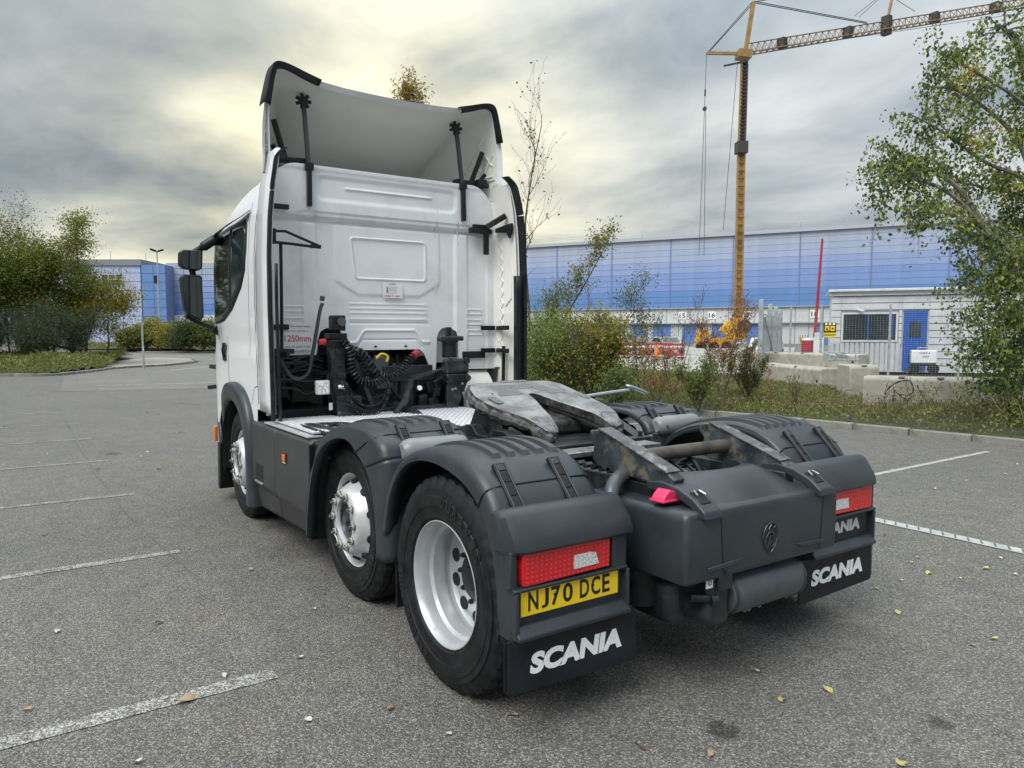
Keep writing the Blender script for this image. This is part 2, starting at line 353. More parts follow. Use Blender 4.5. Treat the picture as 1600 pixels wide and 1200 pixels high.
def terrain(name, f, x0, x1, y0, y1, step, inside):
    nx, ny = int((x1-x0)/step)+1, int((y1-y0)/step)+1; V = []; idx = {}; F = []
    for i in range(nx):
        for j in range(ny):
            x, y = x0+i*step, y0+j*step
            if inside(x, y): idx[i, j] = len(V); V.append((x, y, f(x, y)))
    for (i, j) in idx:
        if (i+1, j) in idx and (i, j+1) in idx and (i+1, j+1) in idx: F.append((idx[i, j], idx[i+1, j], idx[i+1, j+1], idx[i, j+1]))
    o = mesh_np(name, V, F, soil, smooth=True); o['kind'] = 'structure'; return o
def kx(y):
    for (xa, ya), (xb, yb) in zip(KR, KR[1:]):
        if ya <= y <= yb: return xa+(xb-xa)*(y-ya)/(yb-ya)
    return KR[0][0] if y < KR[0][1] else KR[-1][0]
def back(y):   # far side of the right verge
    return 12.4+max(0, y-4)*.62 if y < 14 else 18.6+(y-14)*.12
def vr_h(x, y):
    e = min(1, max(0, (x-kx(y)-.05)/1.0)); g = min(1, max(0, (back(y)+1.5-x)/1.5))
    return .08+e*g*(.04+.03*math.sin(x*1.3+y*.7)+.02*math.sin(y*2.1-x))
rows = [[(kx(-4+.25*k)+.055+(back(-4+.25*k)+1.4-kx(-4+.25*k))*(q/24)**1.5, -4+.25*k, 0) for q in range(25)] for k in range(169)]
o = B().grid([[(x, y, vr_h(x, y)) for x, y, _ in r] for r in rows]).make('verge_right', soil, None); o['kind'] = 'structure'
def kyl(x):
    P = KL
    for (xa, ya), (xb, yb) in zip(P, P[1:]):
        if xa <= x <= xb: return ya+(yb-ya)*(x-xa)/(xb-xa)
    return 999
def vl_h(x, y):
    e = min(1, max(0, (y-kyl(x)-.1)/2)); return .08+e*(.30+.1*math.sin(x*.8+y*.4))
terrain('verge_left', vl_h, -30, 4.2, 31, 62, .4, lambda x, y: (kyl(max(x, -11.9)) if x > -12 else 36.5) + (x > 1)*(x-1)*4 < y)
pav = mat('paving', (.30, .27, .23), .85, var=.1, vs=3, bump=.3, bs=40)
sheet('pavement', [(-1.4, 32.2), (.25, 34.8), (1.5, 37.55), (4.25, 39.95), (6.25, 44), (6.9, 49), (5.5, 53), (1.5, 46), (-.5, 38)], .09, pav)
terrain('verge_far', lambda x, y: .1+.25*min(1, max(0, (y-66-(30-x)*.25)/4)), 2, 60, 60, 130, 2, lambda x, y: y > 63+(30-x)*.45)
# ------------------------------------------------------------------ concrete barrier blocks
def block(px_xy, ang, L, h, dpt, label, zb=0, hole=True, tex=0):
    t = empty('concrete_block', (px_xy[0], px_xy[1], zb), ang, label=label, cat='concrete barrier', group='concrete barrier blocks across the old entrance')
    b = B(); nC = max(1, round(L/1.6)); g = .035
    prof = [(-dpt/2, .0), (-dpt/2, h-.06), (-dpt/2+.06, h), (dpt/2-.06, h), (dpt/2, h-.06), (dpt/2, 0)]
    b.prism([(y, z) for y, z in prof], 'x', 0, L)
    o = b.make('body', concm, t, bev=.03, seg=3, ang=25)
    for gx in ([L*.34, L*.67] if L > 1.2 else [L*.5]):
        B().box((gx, 0, h-.005), (.12, dpt*.98, .03)).make('lifting_groove', kerbm, t, bev=.008)
    if hole:
        for hx in (L-.18,):
            for hz in ((h*.32, h*.72) if L < 3 else (h*.5,)):
                B().cyl((hx, -dpt/2+.02, hz), (hx, -dpt/2-.004, hz), .045, n=16).make('fixing_hole', dark, t)
    return t
def dirang(a, b_): return math.atan2(b_[1]-a[1], b_[0]-a[0])
pD, pD2 = (12.42, 5.85), (13.5, 3.35); aD = dirang(pD, pD2)
bD = block(pD, aD, 2.1, .77, .62, 'long pale concrete block with a spray-painted tag on its face', hole=False)
e1 = (pD[0]+math.cos(aD)*2.13, pD[1]+math.sin(aD)*2.13)
block(e1, aD-.03, 2.0, .77, .62, 'concrete block with one round hole, partly behind the birch branches')
e2 = (e1[0]+math.cos(aD)*2.04, e1[1]+math.sin(aD)*2.04)
block(e2, aD-.05, 2.0, .76, .62, 'concrete block at the right picture edge, low under the birch leaves', hole=False)
block((13.72, 7.15), dirang((13.72, 7.15), (14.4, 6.55)), .66, .93, .95, 'upright fluted concrete block end under the galvanised steel frame')
block((17.9, 12.6), dirang((17.9, 12.6), (15.75, 8.6)), 4.4, .72, .7, 'long front concrete block with two dark holes at its right end')
block((21.3, 15.4), dirang((21.3, 15.4), (21.0, 12.0)), 3.6, .98, .7, 'rear concrete block in front of the red bollard')
block((20.9, 11.9), dirang((20.9, 11.9), (20.9, 10.9)), 1.1, .98, .7, 'short rear concrete block left of the galvanised frame')
# tag sprayed on the block
gm = mat('spray_paint', (.035, .035, .04), .7)
def stroke(pts, w=.022):
    P = spline([(p[0], 0, p[1]) for p in pts], 8); rows = []
    for i, p in enumerate(P):
        d = (P[min(i+1, len(P)-1)]-P[max(0, i-1)]).normalized(); q = Vector((-d.z, 0, d.x))*w*(.5+.25*math.sin(i*.9)); rows.append([(p.x-q.x, -.3135, p.z-q.z), (p.x+q.x, -.3135, p.z+q.z)])
    B().grid(rows).make('spray_tag', gm, bD, smooth=False)
stroke([(.46, .12), (.42, .35), (.50, .55), (.68, .68), (.85, .7), (.93, .58), (.92, .45), (.8, .38)]); stroke([(.57, .16), (.58, .30), (.60, .50)], .03)
stroke([(.58, .48), (.70, .40), (.78, .30), (.74, .20), (.62, .19), (.60, .30)], .03); stroke([(.80, .18), (.86, .32), (.98, .40)], .02)
stroke([(1.0, .62), (1.06, .48), (1.12, .38)], .016); stroke([(1.30, .60), (1.36, .50)], .01)
# galvanised frame on top of the blocks
gf = empty('steel_frame', (14.6, 7.9, .93), -.9, label='galvanised steel beam frame laid across the concrete blocks', cat='steel frame')
for k, (a, b_, r) in enumerate((((0, 0, .07), (0, 2.6, .16), .05), ((.30, 0, .07), (.30, 2.6, .16), .05), ((-.15, .1, .07), (.55, .1, .07), .045), ((-.1, 2.2, .2), (.45, 2.2, .2), .045), ((-.1, .35, .2), (-.1, .35, .02), .03), ((.5, .3, .2), (.5, .3, .02), .03))):
    B().box(tuple((Vector(a)+Vector(b_))/2), (abs(a[0]-b_[0])+r, abs(a[1]-b_[1])+r, abs(a[2]-b_[2])+r)).make('beam', galv, gf, bev=.006)
# ------------------------------------------------------------------ gatehouse cabin
clad = mat('cladding_white', (.52, .54, .56), .5, .1, var=.06, vs=1.5, dirt=(.25, .26, .24), ds=1.2, dth=(.55, .85)); clad2 = mat('cladding_trim', (.62, .64, .65), .5, dirt=(.3, .3, .28), ds=3, dth=(.55, .8))
bluedoor = mat('blue_door', (.010, .08, .36), .4); winm = mat('dark_glass', (.012, .022, .028), .08, var=.2, spec=.9)
cA = gp(1294, 30.5, .12); vA = cA-CAM; cang = math.atan2(-vA.x, vA.y)+.03; cB = cA+Vector((math.cos(cang), math.sin(cang), 0))*12; CWd = 12.5
cab_h = zat(458, 30.5)-.12
cg = empty('gatehouse', cA, cang, label='low pale clad gatehouse with a wide dark window and a blue door', cat='gatehouse')
B().box((CWd/2, 2.1, cab_h/2-.05), (CWd-.1, 4.1, cab_h-.1)).make('wall_core', clad2, cg, smooth=False)
B().box((CWd/2, 2, cab_h+.03), (CWd+.25, 4.5, .10)).make('roof', clad2, cg, bev=.02)
B().box((CWd/2, -.06, cab_h-.10), (CWd+.2, .10, .16)).make('fascia', clad2, cg, bev=.01)
def px_to_u(px):   # distance along the cabin face for a picture column
    k = (px-781.3)/FPX; a = Vector((cA.x-CAM.x, cA.y-CAM.y)); d = Vector((math.cos(cang), math.sin(cang))); n = Vector((rt.x-k*fw.x, rt.y-k*fw.y))
    return -a.dot(n)/d.dot(n)+0*k
u0, u1, d0, d1 = px_to_u(1317), px_to_u(1399), px_to_u(1411), px_to_u(1448)
wz0, wz1 = zat(532, 30.8)-.12, zat(493, 30.8)-.12; dz1 = zat(490, 31)-.12
rowh = (cab_h-.2)/11
for k in range(11):
    z = rowh*(k+.5)
    segs = [(0, u0-.1), (u0-.1, u1+.1), (u1+.1, d0-.06), (d0-.06, d1+.06), (d1+.06, CWd)]
    for a, b_ in segs:
        if (a, b_) == segs[3] and z < dz1+.05: continue
        if (a, b_) == segs[1] and wz0-.08 < z < wz1+.08: continue
        if b_ < d0+.01 and z < wz0-.05: continue
        B().prism([(0, z-rowh/2+.012), (-.045, z-rowh/2+.012), (-.02, z+rowh/2-.012), (0, z+rowh/2-.012)], 'x', a+.004, b_-.004).make('cladding_board', clad, cg, smooth=False)
nb = 14
for k in range(nb):
    a = (d0-.08)*k/nb; B().box((a+(d0-.08)/nb/2, -.025, (wz0-.06)/2), ((d0-.08)/nb-.03, .04, wz0-.08)).make('cladding_board', clad, cg, smooth=False)
w = B().box(((u0+u1)/2, -.02, (wz0+wz1)/2), (u1-u0, .03, wz1-wz0)).make('window', winm, cg, smooth=False)
for a, b_, c, d in ((u0-.07, u1+.07, wz0-.07, wz0), (u0-.07, u1+.07, wz1, wz1+.07), (u0-.07, u0, wz0, wz1), (u1, u1+.07, wz0, wz1)):
    B().box(((a+b_)/2, -.05, (c+d)/2), (b_-a, .06, d-c)).make('frame', clad2, w, smooth=False)
for fx in (.48, .93): B().box((u0+(u1-u0)*fx, -.04, (wz0+wz1)/2), (.05, .02, wz1-wz0)).make('mullion', bluedoor, w, smooth=False)
dr = B().box(((d0+d1)/2, -.03, dz1/2+.06), (d1-d0, .05, dz1-.06)).make('door', bluedoor, cg, bev=.01)
B().box(((d0+d1)/2, -.06, dz1*.70), ((d1-d0)*.5, .015, .62)).make('door_window', winm, dr, smooth=False)
B().box(((d0+d1)/2, -.06, dz1*.22), ((d1-d0)*.5, .015, .3)).make('door_vent', dark, dr, smooth=False)
B().cyl((d1-.12, -.05, dz1*.45), (d1-.12, -.11, dz1*.45), .025).make('handle', steel, dr)
sc = B().cyl((.95, -.05, cab_h*.78), (1.2, -.35, cab_h*.745), .055).make('camera_body', clad2, None)
scr = empty('security_camera', cA, cang, label='small white security camera on the gatehouse wall', cat='security camera'); sc.parent = scr
B().box((.93, -.03, cab_h*.78), (.09, .08, .12)).make('mount', clad2, scr, bev=.01)
# small white generator by the blue door
gen = empty('generator', gp(1440, 28.2, .12), cang, label='white boxed generator on a small black trailer by the blue door', cat='generator')
B().box((0, 0, .66), (.86, .5, .5)).make('body', white, gen, bev=.04, seg=3); B().box((0, 0, .36), (.8, .46, .10)).make('base', blackp, gen, bev=.01)
for s in (-1, 1): B().cyl((s*.32, -.24, .2), (s*.32, -.12, .2), .2, n=24).make('wheel', rubber, gen)
B().tube([(-.2, 0, .9), (-.2, 0, 1.0), (.1, 0, 1.0), (.1, 0, .9)], .018).make('lifting_bar', galv, gen)
text('marking', 'GEN', .34, .07, face_rear(0, -.252, .80), blackt, gen); text('marking', 'set', .22, .07, face_rear(.05, -.252, .67), blackt, gen, shear=.3)
# ------------------------------------------------------------------ security fence, gate, signs, bollard, pole
fA, fB = gp(1200, 27.5, .05), gp(1600, 25.0, .05); fang = dirang(fA, fB); FL = (fB-fA).length
fe = empty('mesh_fence', fA, fang, label='fine grey mesh fence on slim posts in front of the gatehouse', cat='fence')
fh = 2.55; pu = [0.0]
def fu(px):
    k = (px-781.3)/FPX; a = Vector((fA.x-CAM.x, fA.y-CAM.y)); d = Vector((math.cos(fang), math.sin(fang))); n = Vector((rt.x-k*fw.x, rt.y-k*fw.y)); return -a.dot(n)/d.dot(n)
for px in (1235, 1283, 1390, 1500, 1599):
    B().box((fu(px), 0, fh/2+.05), (.07, .07, fh+.1)).make('post', galv, fe, bev=.005)
wire = B(); 
for k in range(34): z = .1+k*(fh-.15)/33; wire.box((FL/2, 0, z), (FL, .004, .005))
for k in range(int(FL/.10)): wire.box((k*.10, .004, fh/2), (.004, .004, fh-.05))
tag(wire.make('mesh_wires', galv, fe, smooth=False), kind='stuff')
gt = empty('palisade_gate', gp(1186, 27.0, 0), dirang(gp(1186, 27.0), gp(1216, 33)), label='pale grey vertical-bar security gate standing open left of the gatehouse', cat='gate')
gl_ = (gp(1186, 27.0)-gp(1216, 33)).length
for k, u in enumerate((0, gl_*.42, gl_*.72, gl_)): B().box((u, 0, 1.45-.1*k*.3), (.16, .16, 2.9-.06*k)).make('post', galv, gt, bev=.01)
for k in range(24):
    o = B().box((0, 0, 1.2), (.11, .02, 2.3)).make('pale', galv, gt, smooth=False) if k == 0 else o.copy()
    if k: COL.objects.link(o)
    o.location = (.16+(gl_-.3)*k/23, -.04, .05)
B().box((gl_/2, 0, .5), (gl_, .05, .06)).make('rail', galv, gt); B().box((gl_/2, 0, 2.0), (gl_, .05, .06)).make('rail', galv, gt)
B().tube([(.1, -.1, 2.3), (gl_*.72, -.1, .15)], .03).make('brace', galv, gt)
ym = mat('sign_yellow', (.75, .55, .02), .5)
def sign(px, d, z0, z1, wpx, label):
    p = gp(px, d); h = z1-z0; w_ = wpx*d/FPX
    t = empty('warning_sign', (p.x, p.y, z0), fang, label=label, cat='sign')
    B().box((0, 0, h/2), (w_, .015, h)).make('board', ym, t, smooth=False); B().box((0, -.011, h*.66), (w_*.98, .006, h*.66)).make('black_panel', blackt, t, smooth=False)
    for s in (-.22, .22): B().box((w_*s, -.017, h*.60), (w_*.36, .006, h*.34)).make('pictogram_panel', ym, t, smooth=False)
    for s in (-.3, 0, .3): B().cyl((w_*s, -.013, h*.9), (w_*s, -.02, h*.9), w_*.10, n=16).make('pictogram_disc', whitet, t)
    B().box((0, -.013, h*.17), (w_*.94, .006, h*.05)).make('text_line', blackt, t, smooth=False)
    B().prism([(-w_*.32, h*.48), (-w_*.14, h*.48), (-w_*.23, h*.7)], 'y', -.026, -.021).make('pictogram', blackt, t, smooth=False)
    B().prism([(w_*.12, h*.55), (w_*.34, h*.55), (w_*.24, h*.68)], 'y', -.026, -.021).make('pictogram', blackt, t, smooth=False)
sign(1293, 26.3, zat(528, 26.3), zat(505, 26.3), 18, 'yellow and black warning sign on the fence at the gatehouse corner')
sign(1253, 34, zat(538, 34), zat(525, 34), 12, 'smaller yellow and black warning sign behind the red bollard')
redm = mat('red_paint', (.36, .02, .035), .45, var=.12, vs=4)
bo = empty('red_bollard', gp(1259, 29, 0), 0, label='stout red bollard with a white cap left of the gatehouse', cat='bollard')
B().cyl((0, 0, 0), (0, 0, 1.40), .22, n=24).make('post', redm, bo); B().cyl((0, 0, 1.40), (0, 0, 1.50), .23, .16, n=24).make('cap', clad2, bo, bev=.01)
rp = gp(1269, 36, 0); rtp = gp(1276, 36, 0)
po = empty('barrier_arm', rp, 0, label='tall thin dark red barrier arm raised upright by the gate', cat='barrier arm')
B().tube([(0, 0, .9), ((rtp-rp).x*1.1, (rtp-rp).y*1.1, zat(377, 36))], [.085, .05], 8).make('arm', redm, po); B().box((0, 0, .5), (.35, .35, 1.0)).make('housing', blackp, po, bev=.02)
bx = empty('white_cabinet', gp(1275, 30, 0), fang, label='narrow white control cabinet between the red bollard and the gatehouse', cat='cabinet')
B().box((0, 0, .75), (.42, .3, 1.5)).make('body', clad2, bx, bev=.02); B().box((0, 0, 1.6), (.25, .25, .2)).make('top_box', clad2, bx, bev=.02); B().box((0, -.155, .8), (.34, .012, 1.2)).make('door', white, bx, bev=.004)
# ------------------------------------------------------------------ blue warehouse on the right
def shade(n, c): return mat(n, c, .55, .0, var=.035, vs=.4, dirt=tuple(x*.74 for x in c), ds=.35, dth=(.52, .8))
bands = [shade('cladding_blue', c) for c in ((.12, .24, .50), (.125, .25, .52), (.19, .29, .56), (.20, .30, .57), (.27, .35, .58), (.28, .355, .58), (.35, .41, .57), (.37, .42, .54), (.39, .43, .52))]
wB = gp(1700, 98, 0); wA = gp(845, 134, 0); wA = wB+(wA-wB)*1.14; wang = dirang(wA, wB); WL = (wB-wA).length
ztop = 17.3; zb = 5.8
wh = empty('warehouse', wA, wang, label='huge warehouse clad in bands of fading blue above a white loading wall', cat='warehouse')
B().box((WL/2, 20.2, ztop/2-.1), (WL, 40, ztop-.3)).make('wall_core', mat('joint_shadow', (.17, .22, .38), .8), wh, smooth=False)
B().box((WL/2, 20, ztop+.1), (WL+.6, 41, .5)).make('roof_edge', mat('roof_edge_paint', (.42, .45, .50), .5), wh, smooth=False)
nbay = 10; rows = 12
def wu(px):
    k = (px-781.3)/FPX; a = Vector((wA.x-CAM.x, wA.y-CAM.y)); d = Vector((math.cos(wang), math.sin(wang))); n = Vector((rt.x-k*fw.x, rt.y-k*fw.y)); return -a.dot(n)/d.dot(n)
bays = [0, wu(800), wu(870), wu(955), wu(1046), wu(1143), wu(1246), wu(1357), wu(1478), wu(1600), WL]
rh = (ztop-zb)/rows
meshes = {}
for i in range(len(bays)-1):
    bw = bays[i+1]-bays[i]
    for j in range(rows):
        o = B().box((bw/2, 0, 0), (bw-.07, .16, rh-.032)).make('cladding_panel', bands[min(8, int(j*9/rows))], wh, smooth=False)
        o.location = (bays[i], 0, zb+rh*(j+.5))
    B().box((bays[i], -.12, (ztop+zb)/2), (.16, .1, ztop-zb)).make('downpipe', mat('downpipe_paint', (.16, .22, .40), .5), wh, smooth=False) if i else None
wpan = mat('loading_wall', (.56, .58, .58), .55, var=.03, vs=.5, dirt=(.38, .39, .37), ds=.6, dth=(.55, .85))
for k in range(int(WL/2.0)):
    o = B().box((1.0, 0, zb/2), (1.93, .14, zb-.06)).make('wall_panel', wpan, wh, smooth=False) if k == 0 else o.copy()
    if k: COL.objects.link(o)
    o.location = (k*2.0, 0, 0)
B().box((WL/2, -.25, zb+.02), (WL, .4, .14)).make('ledge', mat('ledge_grey', (.35, .37, .40), .6), wh, smooth=False)
B().box((WL/2, -.35, 3.35), (WL, .7, .16)).make('canopy', mat('canopy_grey', (.40, .42, .43), .6), wh, smooth=False)
ddoor = mat('dock_door', (.10, .20, .46), .5, var=.08, vs=.6)
for px, num in ((925, ''), (985, '14'), (1020, ''), (1066, '15'), (1112, '16'), (1167, '17'), (1272, '18'), (1345, '19'), (1420, '20'), (1510, '21')):
    u = wu(px); d_ = B().box((u+1.5, -.10, 1.55), (3.0, .1, 3.1)).make('dock_door', ddoor, wh, smooth=False)
    for k in range(5): B().box((u+1.5, -.16, .3+k*.6), (2.9, .04, .54)).make('door_slat', ddoor, d_, smooth=False)
    if num:
        pl_ = B().box((u, -.12, 4.6), (1.3, .08, 1.2)).make('number_board', whitet, wh, smooth=False); text('number', num, .95, .80, face_rear(u, -.165, 4.6), blackt, pl_, off=.02)
for i, px in enumerate((912, 957, 1001, 1050, 1148, 1246, 1310, 1362)):
    B().cyl((wu(px), .1, ztop), (wu(px), .1, ztop+(1.4 if i % 2 else 1.0)), .05, n=6).make('roof_rod', galv, wh)
for zz_ in (.6, .95): B().box((WL/2, .1, ztop+zz_+.3), (WL, .04, .04)).make('safety_rail', galv, wh, smooth=False)
# blue and white warehouse on the left
def lbox(root, px0, px1, d, pyt, m, name, deep=30, zb_=0, nx=0, nz=0, panelm=None):
    p0, p1 = gp(px0, d), gp(px1, d); zt = zat(pyt, d); loc = p0-root.location; L = (p1-p0).length; a = dirang(p0, p1)
    o = B().box((L/2, deep/2, (zt+zb_)/2), (L, deep, zt-zb_)).make(name, m, root, smooth=False); o.location = loc; o.rotation_euler = (0, 0, a)
    for i in range(nx):
        for j in range(nz):
            w_, h_ = L/nx, (zt-zb_)/nz; q = B().box((w_*(i+.5), -.06, zb_+h_*(j+.5)), (w_-.12, .1, h_-.1)).make('cladding_panel', panelm[min(len(panelm)-1, int(j*len(panelm)/nz))] if panelm else m, o, smooth=False)
    return o, L, zt
lw = empty('warehouse', gp(160, 165, 0), 0, label='distant blue and pale warehouse with office windows beyond the left trees', cat='warehouse')
pale = shade('pale_cladding', (.42, .48, .66)); midb = shade('mid_blue_cladding', (.13, .25, .52)); jm = bpy.data.materials['joint_shadow']
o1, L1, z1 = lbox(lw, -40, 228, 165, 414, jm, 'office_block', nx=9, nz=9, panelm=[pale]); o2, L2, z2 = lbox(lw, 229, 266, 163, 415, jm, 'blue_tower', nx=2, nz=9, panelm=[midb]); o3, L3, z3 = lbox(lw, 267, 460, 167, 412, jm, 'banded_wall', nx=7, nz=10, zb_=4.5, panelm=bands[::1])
lbox(lw, 267, 460, 166.6, 492, wpan, 'white_base_wall', nx=8, nz=1, panelm=[wpan])
for py0, py1 in ((430, 444), (468, 486)):
    za, zb2 = zat(py1, 165), zat(py0, 165); W_ = (200-168)*165/FPX; off = (168+40)*165/FPX
    wn = B().box((off+W_/2, -.16, (za+zb2)/2), (W_, .1, zb2-za)).make('window', winm, o1, smooth=False)
    for k in range(4): B().box((off+W_*k/3, -.24, (za+zb2)/2), (.2, .1, zb2-za)).make('frame', clad2, o1, smooth=False)
    B().box((off+W_/2, -.24, (za+zb2)/2), (W_, .1, .15)).make('frame', clad2, o1, smooth=False)
B().box((L1/2, 15, z1+.4), (L1+.6, 31, 1.3)).make('parapet', mat('parapet_grey', (.22, .24, .26), .6), o1, smooth=False)
for z_ in (zat(437, 163), zat(502, 163)): B().box((L2*.62, -.2, z_), (.9, .12, 1.6)).make('vent', blackp, o2, smooth=False)
for px in (180, 230, 280, 305): B().cyl((((px-160)*165/FPX), 0, z3), (((px-160)*165/FPX), 0, z3+2.6), .06, n=6).make('roof_rod', galv, lw)
# flood light mast
lp = empty('floodlight_mast', gp(254, 120, 0), 0, label='thin floodlight mast with two lamp heads in front of the blue tower', cat='floodlight')
zl = zat(394, 120); B().cyl((0, 0, 0), (0, 0, zl), .16, .09, n=10).make('mast', galv, lp)
for s in (-1, 1): B().box((s*.55, 0, zl+.12), (.95, .45, .28), (0, -s*.35, 0)).make('lamp_head', blackp, lp, bev=.03)
wp = empty('waymarker_post', gp(226.5, 33.5, .1), 0, label='slim grey post with a small round head on the left pavement corner', cat='post')
hp = zat(505, 33.5)-.1; B().cyl((0, 0, 0), (0, 0, hp), .045, n=10).make('post', galv, wp); B().cyl((0, -.05, hp), (0, .03, hp), .09, n=16).make('head', galv, wp); B().box((0, -.06, hp*.45), (.05, .02, .18)).make('tag_plate', clad2, wp)
# ------------------------------------------------------------------ mobile tower crane
cy_ = mat('crane_yellow', (.34, .20, .06), .5, var=.12, vs=.8, dirt=(.10, .07, .04), ds=1, dth=(.5, .75)); cj_ = mat('jib_paint', (.20, .125, .06), .6); cdk = mat('crane_dark', (.05, .045, .04), .6)
D = 85.; c0 = gp(1151, D, 0); ct = gp(1162, D, 0); zm = zat(92, D)
cr = empty('tower_crane', c0, 0, label='yellow mobile tower crane with a long lattice jib above the blue warehouse', cat='crane')
R2 = Vector((rt.x, rt.y, 0)).normalized(); F2 = Vector((fw.x, fw.y, 0)).normalized()
def cp(px, py, dd=0):   # crane point from picture position, relative to the crane base
    d = fw+rt*((px-781.3)/FPX)+up*((616.9-py)/FPX); return CAM+d*((D+dd)*fw.dot(F2)/d.dot(F2))-c0
m0, m1, m2 = cp(1153, 500), cp(1158.5, 225), cp(1163, 96)
def boxbeam(name, a, b_, w, m, parent=cr):
    a, b_ = Vector(a), Vector(b_); d = b_-a; o = B().box((0, 0, d.length/2), (w, w, d.length)).make(name, m, parent, smooth=False); o.location = a
    o.rotation_euler = (d.to_track_quat('Z', 'Y')).to_euler(); return o
for s in (-1, 1):
    boxbeam('mast_chord', m0+R2*s*.38, m1+R2*s*.33, .24, cy_); boxbeam('mast_chord', m1+R2*s*.30, m2+R2*s*.28, .22, cy_ if s < 0 else cdk)
boxbeam('mast_core', m0+F2*.3, m1+F2*.3, .55, cy_); boxbeam('mast_core', m1+F2*.25, m2+F2*.25, .45, cdk)
n_ = 46
for k in range(n_):
    q = B().box((0, 0, 0), (.55, .08, .10)).make('rung', cdk, cr, smooth=False) if k == 0 else q.copy()
    if k: COL.objects.link(q)
    t = (k+.5)/n_; q.location = (m0.lerp(m1, t*2) if t < .5 else m1.lerp(m2, t*2-1))-F2*.16; q.rotation_euler = (0, 0, dirang((0, 0), R2))
boxbeam('collar', cp(1158, 240), cp(1158.5, 222), 1.2, cdk); boxbeam('slew_head', cp(1161, 92), cp(1162.5, 80), 1.5, cy_)
boxbeam('counter_arm', cp(1163, 84), cp(1104, 83), .3, cy_); boxbeam('small_arm', cp(1160, 97), cp(1131, 103), .18, cdk); boxbeam('head_strut', cp(1165, 80), cp(1177, 4), .42, cy_)
def cable(a, b_, r=.05, name='cable'): B().tube([a, b_], r, 5).make(name, cdk, cr)
for off in (0, 4): cable(cp(1104+off*.3, 84), cp(1176, 2+off), .05); cable(cp(1178, 2+off*.6), cp(1355, 35+off*.5), .05)
cable(cp(1179, 3), cp(1260, -12), .05)
for a, b_ in (((1104, 84), (1101, 165)), ((1101, 165), (1092, 400)), ((1103, 165), (1100, 400)), ((1152, 100), (1130, 360)), ((1169, 100), (1160, 400)), ((1190, 80), (1600, 20)), ((1335, 25), (1375, -6)), ((1342, 27), (1380, -8)), ((1430, 18), (1385, -10))):
    cable(cp(*a), cp(*b_), .03)
B().cyl(cp(1101, 170)-F2*.1, cp(1101, 170)+F2*.1, .22, n=16).make('hook_block', cdk, cr); boxbeam('cable_link', cp(1102, 140), cp(1101.6, 150), .15, cdk)
# lattice jib
jl = []
def jib(px): t = (px-1170)/(1600-1170); return cp(px, 68-t*70), cp(px, 84-t*74)
pr = [jib(px) for px in range(1170, 1672, 10)]
jb = empty('jib', (0, 0, 0)); jb.parent = cr
for k in range(len(pr)-1):
    (a, b_), (c, d) = pr[k], pr[k+1]
    q = B(); q.tube([a, c], .075, 5); q.tube([b_-F2*.5, d-F2*.5], .075, 5); q.tube([b_+F2*.5, d+F2*.5], .075, 5); m = (a+c)/2
    q.tube([b_-F2*.5, m, d-F2*.5], .045, 4); q.tube([b_+F2*.5, m, d+F2*.5], .045, 4); q.tube([b_-F2*.5, b_+F2*.5], .04, 4); q.make('jib_section', cj_, jb)
for px in (1222, 1325, 1385, 1460, 1555): a, b_ = jib(px); B().box((a+b_)/2, (.7, .9, 1.0 if px != 1385 else 2.0)).make('jib_fitting', cdk, jb, smooth=False)
B().tube([cp(1385, 40), cp(1393, 0), cp(1396, -14)], .16, 6).make('jib_strut', cy_, jb)
cyb = mat('crane_base_yellow', (.62, .34, .03), .5, var=.1, vs=.8); boxbeam('base_turret', cp(1150, 530), cp(1152, 497), 1.3, cyb); boxbeam('winch_frame', cp(1133, 528)-F2*.6, cp(1163, 524)-F2*.6, .8, cyb); boxbeam('machine_house', cp(1128, 520)-F2*.2, cp(1140, 505)-F2*.2, .9, cyb); B().cyl(cp(1159, 510)-F2*1.2, cp(1159, 510)+F2*.2, .75, n=24).make('winch', cdk, cr)
o = boxbeam('chassis_deck', cp(1086, 534), cp(1140, 534), .9, cyb); boxbeam('ballast', cp(1090, 524), cp(1106, 524), 1.3, cyb)
for px in (1092, 1112, 1132): B().cyl(cp(px, 541)-F2*1.2, cp(px, 541)-F2*.4, .5, n=20).make('wheel', rubber, cr)

# ------------------------------------------------------------------ yard beyond the verge: pale hardstanding, barriers, parked cars
yardm = mat('yard_concrete', (.34, .33, .31), .9, var=.08, vs=.3)
sheet('yard', [gp(840, 32).xy, gp(1230, 30).xy, gp(1240, 88).xy, gp(840, 100).xy], .012, yardm)
barm = mat('red_barrier_plastic', (.60, .05, .06), .5, var=.1); hiv = mat('hi_vis_orange', (.85, .22, .03), .5)
def road_barrier(px, d, ang, label):
    t = empty('road_barrier', gp(px, d), ang, label=label, cat='road barrier', group='red plastic barriers in the yard')
    for z in (.95, .25): B().box((0, 0, z), (1.9, .06, .14 if z > .5 else .10)).make('rail', barm, t, smooth=False)
    B().box((0, -.035, .80), (1.9, .02, .12)).make('white_band', whitet, t, smooth=False)
    for k in range(7): B().box((-.9+k*.3, 0, .58), (.05, .05, .66)).make('upright', barm, t, smooth=False)
    for s in (-1, 1): B().box((s*.7, 0, .06), (.10, .5, .10)).make('foot', blackp, t, smooth=False)
for k, (px, d, lb) in enumerate(((965, 50, 'red barrier at the left end of the row in the yard'), (988, 51, 'red barrier second from the left in the yard row'), (1012, 50, 'red barrier in front of the dark parked car'), (1034, 52, 'red barrier right of the dark parked car'), (1052, 49, 'red barrier at the right end of the row beside the crane'))): road_barrier(px, d, -.45+.12*k, lb)
